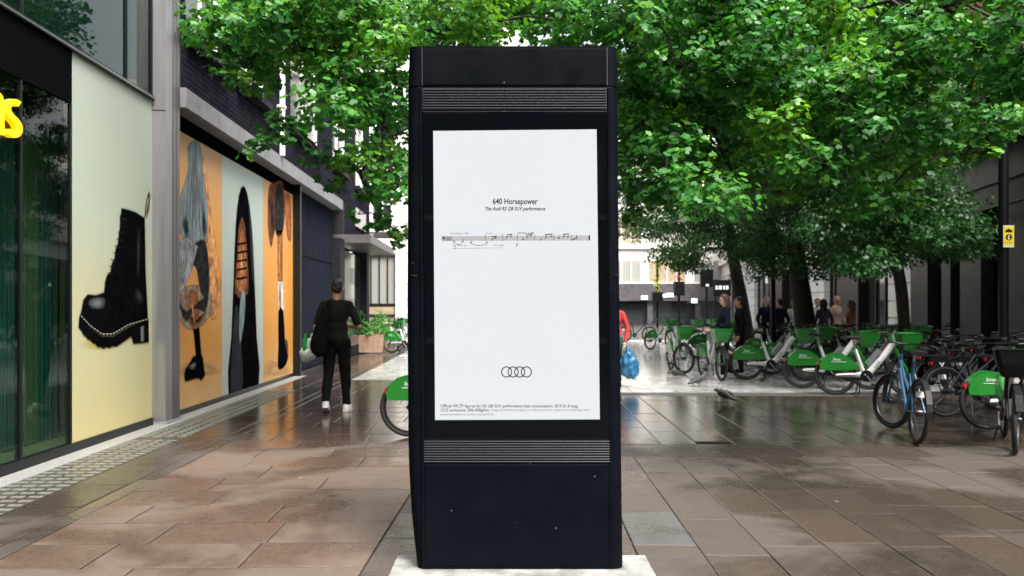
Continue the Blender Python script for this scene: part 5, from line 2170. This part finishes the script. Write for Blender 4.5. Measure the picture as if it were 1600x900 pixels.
def hand(mb, w, dirv, palm, side):
    """palm and five fingers, slightly curled; w wrist, dirv along the hand, palm = palm normal"""
    w, d, pn = Vector(w), Vector(dirv).normalized(), Vector(palm).normalized()
    ac = d.cross(pn).normalized() * side
    limb(mb, [w, w + d * .05, w + d * .09], [.026, .034, .036], 8)
    for k, (off, ln) in enumerate(((-.030, .070), (-.010, .080), (.010, .075), (.030, .058))):
        b = w + d * .09 + ac * off
        m1 = b + d * ln * .5 + pn * .006
        e = m1 + (d * .7 + pn * .7).normalized() * ln * .5
        limb(mb, [b, m1, e], [.0105, .0095, .008], 6)
    b = w + d * .035 - ac * .034
    m1 = b + (d * .7 - ac * .7).normalized() * .04
    limb(mb, [b, m1, m1 + (d * .9 + pn * .4).normalized() * .032], [.013, .011, .009], 6)


def person(label, loc, face_deg, top, legs, skin='skin_a', hair='hair_black', scale=1.0, hair_long=False, bald=False, sleeve='long', shoes='cloth_black', sole='shoe_sole',
           feet=((-.10, .02, 0, 0), (.10, -.02, 0, 0)), hands=((-.27, .06, .86), (.27, .06, .86)), elbows=((-.27, -.04, 1.14), (.27, -.04, 1.14)),
           voxel=.016, head_turn=0.0, head_tilt=0.0, coat=0.0, stoop=0.0):
    """standing figure facing +y in its own frame. feet: (x, y, heel lift, toe lift)"""
    root = thing('person', label, 'person', (loc.x, loc.y, 0), R(face_deg))
    root.scale = (scale,) * 3
    hipz, kz = .92, .50
    hips = [(-.092, 0, hipz), (.092, 0, hipz)]
    ank, kne = [], []
    for k, (x, y, hl, tl) in enumerate(feet):
        a = Vector((x, y - .03 - hl * .15, .085 + hl))
        ank.append(a)
        h = Vector(hips[k])
        md = (h + a) / 2
        md.z = kz + hl * .35
        md.y += .03 + hl * .55
        kne.append(md)
    sh = [(-.165, stoop, 1.425), (.165, stoop, 1.425)]
    chest = Vector((0, .01 + stoop, 1.30))
    neck = Vector((0, stoop * 1.2 - .005, 1.49))
    hd = Vector((0, .025 + stoop * 1.5, 1.635))
    # body: one continuous skin
    b = MB()
    HT = Matrix.Rotation(R(head_turn), 3, 'Z') @ Matrix.Rotation(R(head_tilt), 3, 'X')
    def hp(x, y, z):
        return hd + HT @ Vector((x, y, z))
    b.ball(hd + HT @ Vector((0, -.008, .02)), .076, .094, .098, 14, 10, HT)
    b.ball(hp(0, .03, -.055), .052, .058, .06, 12, 8, HT)
    b.ball(hp(0, .098, -.015), .012, .018, .022, 8, 6, HT)
    b.ball(hp(0, .09, -.03), .016, .014, .012, 8, 6, HT)
    b.ball(hp(0, .084, -.066), .022, .012, .01, 8, 6, HT)
    for s in (-1, 1):
        b.ball(hp(s * .079, -.005, -.01), .012, .022, .032, 8, 6, HT)
        b.ball(hp(s * .03, .077, .025), .02, .012, .008, 8, 6, HT)
    limb(b, [neck - Vector((0, 0, .06)), neck, hd + Vector((0, -.01, -.05))], [.062, .054, .052])
    b.ball(chest, .15, .105, .19, 14, 10)
    b.ball((0, stoop * .4, 1.08), .135, .09, .14, 14, 10)
    b.ball((0, 0, .95), .155, .105, .11, 14, 10)
    for k in (0, 1):
        limb(b, [hips[k], kne[k], ank[k]], [.082, .056, .038])
        x, y, hl, tl = feet[k]
        tipp = Vector((x * 1.15, y + .14, .03 + hl * .12 + tl))
        limb(b, [ank[k] - Vector((0, .03, .04)), tipp], [.036, .03], 8)
        e, w_ = Vector(elbows[k]), Vector(hands[k])
        limb(b, [Vector(sh[k]) * .98, e, w_], [.05, .039, .027])
        hand(b, w_, (w_ - e), Vector((-1 if k else 1, .3, 0)), -1 if k else 1)
    body = remesh(b, min(voxel, .011) if voxel < .018 else voxel, 2).build('body', skin, root, 80)
    # eyes
    for s in (-1, 1):
        MB().ball(hp(s * .03, .079, .012), .011, .008, .008, 8, 6, HT).build('eye', 'hair_black', root, 80)
    # top
    t = MB()
    t.ball(chest, .165, .126, .20, 14, 10)
    t.ball((0, stoop * .4, 1.10), .158, .112, .17, 14, 10)
    t.ball((0, 0, .98 - coat * .35), .166 + coat * .05, .12 + coat * .04, .17 + coat * .5, 14, 10)
    limb(t, [Vector(sh[0]), chest + Vector((0, -.01, .13)), Vector(sh[1])], [.055, .08, .055])
    for k in (0, 1):
        s0, e, w_ = Vector(sh[k]), Vector(elbows[k]), Vector(hands[k])
        if sleeve == 'short':
            limb(t, [s0, s0.lerp(e, .8)], [.060, .054])
        else:
            limb(t, [s0, e, e.lerp(w_, .93)], [.060, .050, .040])
    remesh(t, voxel, 6, .014, 9).build('jacket' if sleeve == 'long' else 'shirt', top, root, 80)
    # trousers
    q = MB()
    q.ball((0, 0, .95), .168, .12, .10, 14, 10)
    for k in (0, 1):
        limb(q, [hips[k], kne[k], ank[k] + Vector((0, 0, .03))], [.098, .073, .056])
    remesh(q, voxel, 3, .010, 11).build('trousers', legs, root, 80)
    # shoes
    for k in (0, 1):
        x, y, hl, tl = feet[k]
        heel = ank[k] - Vector((0, .02, .045))
        toe = Vector((x * 1.15, y + .17, .036 + hl * .05 + tl))
        sm = MB()
        limb(sm, [heel, heel.lerp(toe, .55) + Vector((0, 0, .006)), toe], [.047, .048, .036], 10)
        sm.ball(ank[k] - Vector((0, 0, .01)), .045, .05, .04)
        s1 = remesh(sm, .012, 2).build('shoe', shoes, root, 80)
        dv = toe - heel
        ln = dv.length
        so_ = MB()
        prof = [(-.055, .030), (-.03, .040), (.05, .042), (ln * .7, .046), (ln, .04), (ln + .035, .02)]
        ring = [(a, w2) for a, w2 in prof] + [(a, -w2) for a, w2 in reversed(prof)]
        dx = Vector((dv.x, dv.y, dv.z)).normalized()
        ac = dx.cross(Vector((0, 0, 1))).normalized()
        up = ac.cross(dx).normalized()
        so_.prism(ring, lambda u, v, kk: heel + dx * u + ac * v + up * (-.046 + .026 * kk))
        so_.build('sole', sole, s1)
    # hair
    if not bald:
        h = MB()
        h.ball(hd + HT @ Vector((0, -.018, .045)), .085, .098, .088, 16, 10, HT)
        h.ball(hd + HT @ Vector((0, -.045, -.005)), .078, .062, .075, 12, 8, HT)
        if hair_long:
            for s in (-1, 1):
                limb(h, [hp(s * .06, -.01, .06), hp(s * .082, -.015, -.04), hp(s * .085, -.01, -.16)], [.035, .036, .03], 8)
            limb(h, [hp(0, -.07, .03), hp(0, -.08, -.08), hp(0, -.085, -.2)], [.06, .065, .05], 8)
        hm = remesh(h, .012, 1, .012, 30)
        # keep the face clear
        inv = HT.inverted()
        hm.v = [tuple(hd + HT @ Vector((l.x, min(l.y, .05 + max(0, l.z - .05) * .5), l.z))) for l in (inv @ (Vector(v) - hd) for v in hm.v)]
        hm.build('hair', hair, root, 80)
    return root


def px_ground(px, d):
    return world((px - 800) / F * d, d)


# man walking away along the mural
mp_ = px_ground(526, 10.72)
man = person('man in black walking away beside the mural, dark bag on left shoulder', mp_, 3, 'cloth_charcoal', 'cloth_black', 'skin_a', 'hair_black', 1.05, sleeve='short', shoes='shoe_white', sole='shoe_white',
             feet=((-.115, -.13, .075, -.0), (.115, .12, 0, 0)), hands=((-.30, .13, 1.02), (.13, .33, 1.13)), elbows=((-.27, -.03, 1.12), (.29, .03, 1.13)), voxel=.013, head_tilt=-16)
tote = thing('shoulder_bag', 'black canvas bag hanging from the walking man\'s left shoulder', 'bag', (mp_.x + .075, mp_.y - .03, 0), R(3))
tb = MB()
tb.tube([(-.19, -.17, 1.44), (-.23, -.19, 1.25), (-.27, -.18, 1.02), (-.27, -.17, .86), (-.24, -.16, .79)], [.055, .10, .135, .14, .08], 12, sy=.8)
tb.ball((-.30, -.15, .95), .11, .11, .17, 12, 8)
remesh(tb, .015, 3, .02, 8).build('pouch', 'bag_canvas', tote, 80)
MB().tube([(-.20, -.19, 1.38), (-.18, -.12, 1.50), (-.165, -.02, 1.535), (-.19, .09, 1.48), (-.24, .09, 1.22), (-.28, -.05, 1.02)], .022, 6, sy=.35).build('strap', 'bag_canvas', tote, 60)
cb = thing('carrier_bag', 'clear plastic carrier bag with green bottle in the walking man\'s left hand', 'bag', (mp_.x, mp_.y, 0), R(3))
tb = MB()
tb.ball((-.42, .10, .80), .11, .12, .11, 12, 8)
tb.ball((-.40, .10, .92), .07, .09, .10, 12, 8)
tb.ball((-.34, .12, 1.02), .03, .05, .07, 10, 6)
remesh(tb, .014, 1, .03, 12).build('pouch', 'bag_clear', cb, 50)
MB().lathe([(.001, 0), (.035, 0), (.035, .16), (.014, .21), (.014, .25), (.001, .25)], 10, c=(-.44, .04, .84)).build('bottle', 'bottle_green', cb, 40)
# woman and companion by the hire bicycles
person('woman in dark clothes with brown hair and white shoes by hire bicycles', px_ground(1133, 15.75), 96, 'cloth_navy', 'cloth_black', 'skin_b', 'hair_brown', .985, hair_long=True, shoes='shoe_white', sole='shoe_white',
       feet=((-.07, .10, 0, 0), (.07, -.12, .02, 0)), hands=((-.10, .34, 1.02), (.16, .30, 1.0)), elbows=((-.25, .06, 1.12), (.25, .02, 1.12)), voxel=.013, head_tilt=-8)
person('person in black standing directly behind the woman by hire bicycles', px_ground(1156, 17.0), 80, 'cloth_black', 'cloth_black', 'skin_a', 'hair_black', .97, voxel=.02)
# person in red half behind the kiosk with a blue bag
pr = px_ground(959, 14.2)
person('person in red top at the kiosk\'s right edge, mostly hidden', pr, 150, 'cloth_red', 'cloth_green', 'skin_b', 'hair_grey', .95, hands=((-.25, .06, .86), (.26, .05, .84)), voxel=.016)
bgp = px_ground(983, 14.0)
bgb = thing('plastic_bag', 'bulging blue plastic bag hanging at the kiosk\'s right edge', 'bag', (bgp.x, bgp.y, 0))
tb = MB()
tb.tube([(.02, 0, .17), (.02, 0, .24), (.01, 0, .36), (0, 0, .48), (-.01, 0, .60), (-.03, 0, .70)], [.09, .15, .175, .165, .12, .05], 14)
remesh(tb, .013, 1, .045, 15).build('pouch', 'bag_blue', bgb, 50)
MB().tube([(-.03, 0, .68), (-.05, .02, .78), (-.08, .03, .84)], [.03, .015, .012], 8).build('knot', 'bag_blue', bgb, 50)
# the group standing beyond the bicycles
GP = [(1197, 21.5, 200, 'cloth_navy', 'skin_b', 'hair_grey', False, False, 1.0, 'man in navy jacket at the left end of the distant group'),
      (1219, 21.0, 20, 'cloth_navy', 'skin_b', 'hair_black', False, False, .97, 'person in dark blue seen from behind in the distant group'),
      (1241, 21.8, 190, 'cloth_white', 'skin_b', 'hair_grey', False, False, .96, 'person in white shirt beside the thick tree trunk'),
      (1277, 22.5, 160, 'cloth_white', 'skin_b', 'hair_brown', False, False, .98, 'person in pale shirt just right of the thick tree trunk'),
      (1287, 20.6, 15, 'cloth_purple', 'skin_b', 'hair_black', True, False, .96, 'person in purple top with dark hair in the distant group'),
      (1307, 21.2, 215, 'cloth_beige', 'skin_b', 'hair_grey', False, True, 1.02, 'bald man in beige shirt in the distant group'),
      (1330, 18.6, 70, 'cloth_brown', 'skin_a', 'hair_brown', True, False, .93, 'person in brown coat right of the bald man')]
for px, d, f, c, s, h, lg, bd, sc2, lab in GP:
    pe_ = person(lab, px_ground(px, d), f, c, 'cloth_black', s, h, sc2, hair_long=lg, bald=bd, voxel=.022, coat=.2 if 'coat' in lab else 0,
                 hands=((-.20, .22, 1.05), (.24, .08, .88)), elbows=((-.27, .0, 1.13), (.27, -.04, 1.14)))
    pe_['group'] = 'people standing beyond the parked bicycles'


# ------------------------------------------------------------------ pigeons
def pigeon(px, py, deg, label, peck=0.0):
    p = ground(px, py)
    root = thing('pigeon', label, 'pigeon', (p.x, p.y, .002), R(deg), 'pigeons on the wet paving')
    b = MB()
    b.ball((0, 0, .125), .12, .062, .062, 14, 10, Matrix.Rotation(R(-14), 3, 'Y'))
    b.ball((.06, 0, .145), .06, .055, .06, 12, 8)
    h = Vector((.15, 0, .245 - peck * .12))
    limb(b, [(.075, 0, .16), (.115, 0, .20 - peck * .05), h], [.048, .032, .026], 8)
    b.ball(h + Vector((.008, 0, .004)), .034, .027, .028, 10, 8)
    b.tube([(-.06, 0, .115), (-.16, 0, .085), (-.25, 0, .065)], [.045, .03, .022], 8, sy=1.3)
    remesh(b, .008, 2).build('body', 'pigeon', root, 80)
    MB().tube([h + Vector((.034, 0, .0)), h + Vector((.066, 0, -.014))], [.009, .003], 6).build('beak', 'bike_black', root, 50)
    for s in (-1, 1):
        w_ = MB().ball((-.03, s * .056, .135), .12, .014, .045, 12, 8, Matrix.Rotation(R(-12), 3, 'Y')).build('wing', 'pigeon', root, 80)
        lg = MB().tube([(.01, s * .025, .08), (.02, s * .027, .01)], .005, 5)
        for a in (-35, 0, 35, 180):
            lg.tube([(.02, s * .027, .007), (.02 + .035 * math.cos(R(a)), s * .027 + .035 * math.sin(R(a)), .004)], .0035, 4)
        lg.build('leg', 'pigeon_foot', root, 50)
    return root


pigeon(1056, 592, 200, 'pigeon pecking, left of the three on wet paving', 1.0)
pigeon(1092, 604, 25, 'pigeon standing upright, middle of the three on wet paving', 0)
pigeon(1131, 629, 120, 'pigeon nearest the viewer, right of the bright puddle glare', .6)


# ------------------------------------------------------------------ planter, flower columns, posts
def leafy(name, root, pts, n, size, material, seed, r=(.3, .3, .2)):
    rng = np.random.default_rng(seed)
    fr = leaf_frames([(Vector(c), rad, rad * .75) for c, rad in pts], n, size, rng, droop=.1)
    me = leaf_mesh(name, fr, OVAL, OVALF, material)
    return tag(link(name, me, root), kind='stuff')


def planter(px, d, label, seed, w=.95, h=.55):
    p = px_ground(px, d)
    root = thing('planter', label, 'planter', (p.x, p.y, 0), 0, 'timber planters outside the far shop')
    for k in range(6):
        x0 = -w / 2 + w * k / 6
        for yy in (-.28, .26):
            t0 = .03
            MB().hexa([(x0 * .92 + .004, yy * .92, .03), ((x0 + w / 6) * .92 - .004, yy * .92, .03), ((x0 + w / 6) * .92 - .004, yy * .92 + .025, .03), (x0 * .92 + .004, yy * .92 + .025, .03),
                       (x0 + .004, yy, h), (x0 + w / 6 - .004, yy, h), (x0 + w / 6 - .004, yy + .025, h), (x0 + .004, yy + .025, h)]).build('plank', 'planter_wood', root)
    for s in (-1, 1):
        for k in range(3):
            y0 = -.25 + k * .17
            MB().hexa([(s * (w / 2 - .04) * .92, y0 * .9, .03), (s * (w / 2 - .01) * .92, y0 * .9, .03), (s * (w / 2 - .01) * .92, (y0 + .16) * .9, .03), (s * (w / 2 - .04) * .92, (y0 + .16) * .9, .03),
                       (s * (w / 2 - .03), y0, h), (s * (w / 2), y0, h), (s * (w / 2), y0 + .16, h), (s * (w / 2 - .03), y0 + .16, h)]).build('plank', 'planter_wood', root)
    MB().box(-w / 2 + .05, w / 2 - .05, -.25, .25, .05, h - .05).build('soil', 'soil', root)
    leafy('plants', root, [((-.42 + .21 * k, -.08 + .12 * (k % 2), h + .10 + .08 * (k % 2)), .25) for k in range(5)] + [((-.3, 0, h + .42), .22), ((.0, 0, h + .36), .2), ((.3, 0, h + .46), .22), ((-.32, 0, h + .66), .12), ((.3, 0, h + .68), .12)], 330, .09, 'plant_leaf', seed)
    return root


planter(577, 24.6, 'timber planter full of green plants outside the far left shop', 41, 1.0, .6)
planter(588, 27.2, 'smaller timber planter behind the first one', 42, .8)


def flower_column(px, py_top, py_box, py_bot, d, material, label, seed, wpx_=18):
    p = px_ground(px, d)
    zt, zb, zc = (H - (y - HY) / F * d for y in (py_top, py_box, py_bot))
    w_ = wpx_ / F * d / 2
    root = thing('flower_post', label, 'lamp post', (p.x, p.y, 0), 0, 'posts with flowers across the square')
    MB().tube([(0, 0, 0), (0, 0, zt + .2)], .06, 8).build('post', 'post_black', root, 50)
    MB().cbox(-w_, w_, -w_, w_, zc, zb, .03).build('planter_box', 'post_black', root)
    k = 6
    leafy('flowers', root, [((0, 0, zb + (zt - zb) * (i + .5) / k), w_ * .85) for i in range(k)], 120, .12, material, seed)
    return root


flower_column(1027, 408, 456, 472, 40, 'flower_yellow', 'post wrapped in yellow-green flowers, left of the two across the square', 51, 15)
flower_column(1061, 398, 440, 462, 38, 'flower_red', 'post wrapped in orange-red flowers, right of the two across the square', 52, 15)


def sign_post(px, d, z1, r, label, name='sign_post', cat='post'):
    p = px_ground(px, d)
    root = thing(name, label, cat, (p.x, p.y, 0), -TH)
    MB().lathe([(r * 1.9, 0), (r * 1.9, .12), (r * 1.5, .16), (r * 1.5, .9), (r * 1.25, .98), (r, 1.05), (r, z1), (.001, z1)], 14).build('shaft', 'post_black', root, 40)
    return root


sp1 = sign_post(1104, 30, 2.9, .045, 'black post carrying a boxy black sign above far hire bicycles')
MB().cbox(-.24, .24, -.12, .12, 2.25, 2.95, .03).build('sign_box', 'post_black', sp1)
MB().box(-.06, .06, -.125, -.121, 2.28, 2.38).build('white_mark', 'lamp_lens', sp1)
sp2 = sign_post(1208, 20, 6.5, .06, 'slender black lamp post between leaning and thick-trunked trees', 'lamp_post', 'lamp post')
MB().lathe([(.001, 6.5), (.08, 6.5), (.22, 6.75), (.24, 6.8), (.05, 6.95), (.001, 7.0)], 14).build('lantern', 'post_black', sp2, 40)
sp3 = sign_post(1568, 12, 6.2, .07, 'black lamp post with yellow notice at the right edge', 'lamp_post', 'lamp post')
MB().lathe([(.001, 6.2), (.08, 6.2), (.22, 6.45), (.24, 6.5), (.05, 6.65), (.001, 6.7)], 14).build('lantern', 'post_black', sp3, 40)
k12 = 12 / F


def s3(px, py):
    return ((px - 1568) * k12, H - (py - HY) * k12)


def plate(name, m, pts, t0, t1, parent):
    return MB().prism([s3(*p) for p in pts], lambda u, v, k: (u, -(t0 + (t1 - t0) * k), v)).build(name, m, parent)


pl = plate('notice', 'sign_plate_white', [(1562.5, 387), (1579, 387), (1579, 353), (1562.5, 353)], .075, .085, sp3)
plate('notice_field', 'sign_plate_yellow', [(1563, 384), (1578.6, 384), (1578.6, 355), (1563, 355)], .085, .0858, pl)
plate('notice_emblem', 'ink', [(1565.5, 364), (1565.5, 361), (1566.5, 359), (1568, 360), (1570.5, 357.5), (1573, 360), (1574.8, 359), (1576, 361), (1576, 364)], .0858, .0864, pl)
plate('notice_disc', 'ink', [(1570.8 + 5.0 * math.cos(2 * PI * i / 20), 371.6 + 5.0 * math.sin(2 * PI * i / 20)) for i in range(20)], .0858, .0864, pl)
plate('notice_figure', 'sign_plate_white', [(1570, 368.5), (1571.8, 368.2), (1572, 370.4), (1570.8, 371.5), (1572.6, 373), (1571.8, 375.4), (1569.6, 375), (1569, 372)], .0864, .0868, pl)
plate('notice_line', 'ink_grey', [(1566, 380.2), (1576, 380.2), (1576, 379.2), (1566, 379.2)], .0858, .0864, pl)
MB().tube([(.07, 0, s3(0, 372)[1]), (.12, 0, s3(0, 372)[1])], .02, 8).build('clip', 'lamp_lens', sp3, 40)
# hanging shop sign on the stone row, framed
hs = px_ground(1128, 44)
hg = thing('shop_sign', 'black framed shop sign with white lettering left of leaning tree', 'sign', (hs.x, hs.y, 0), -TH)
for x in (-.38, .38):
    MB().box(x - .04, x + .04, -.04, .04, 0, 3.1).build('leg', 'post_black', hg)
MB().box(-.5, .5, -.06, .06, 2.1, 3.05).build('board', 'post_black', hg)
for i, (a, b) in enumerate(((-.38, -.26), (-.2, -.02), (.06, .16), (.2, .36))):
    MB().box(a, b, -.068, -.061, 2.5, 2.72).build('lettering', 'lettering_white', hg)

bpy.data.scenes.remove(WORK)
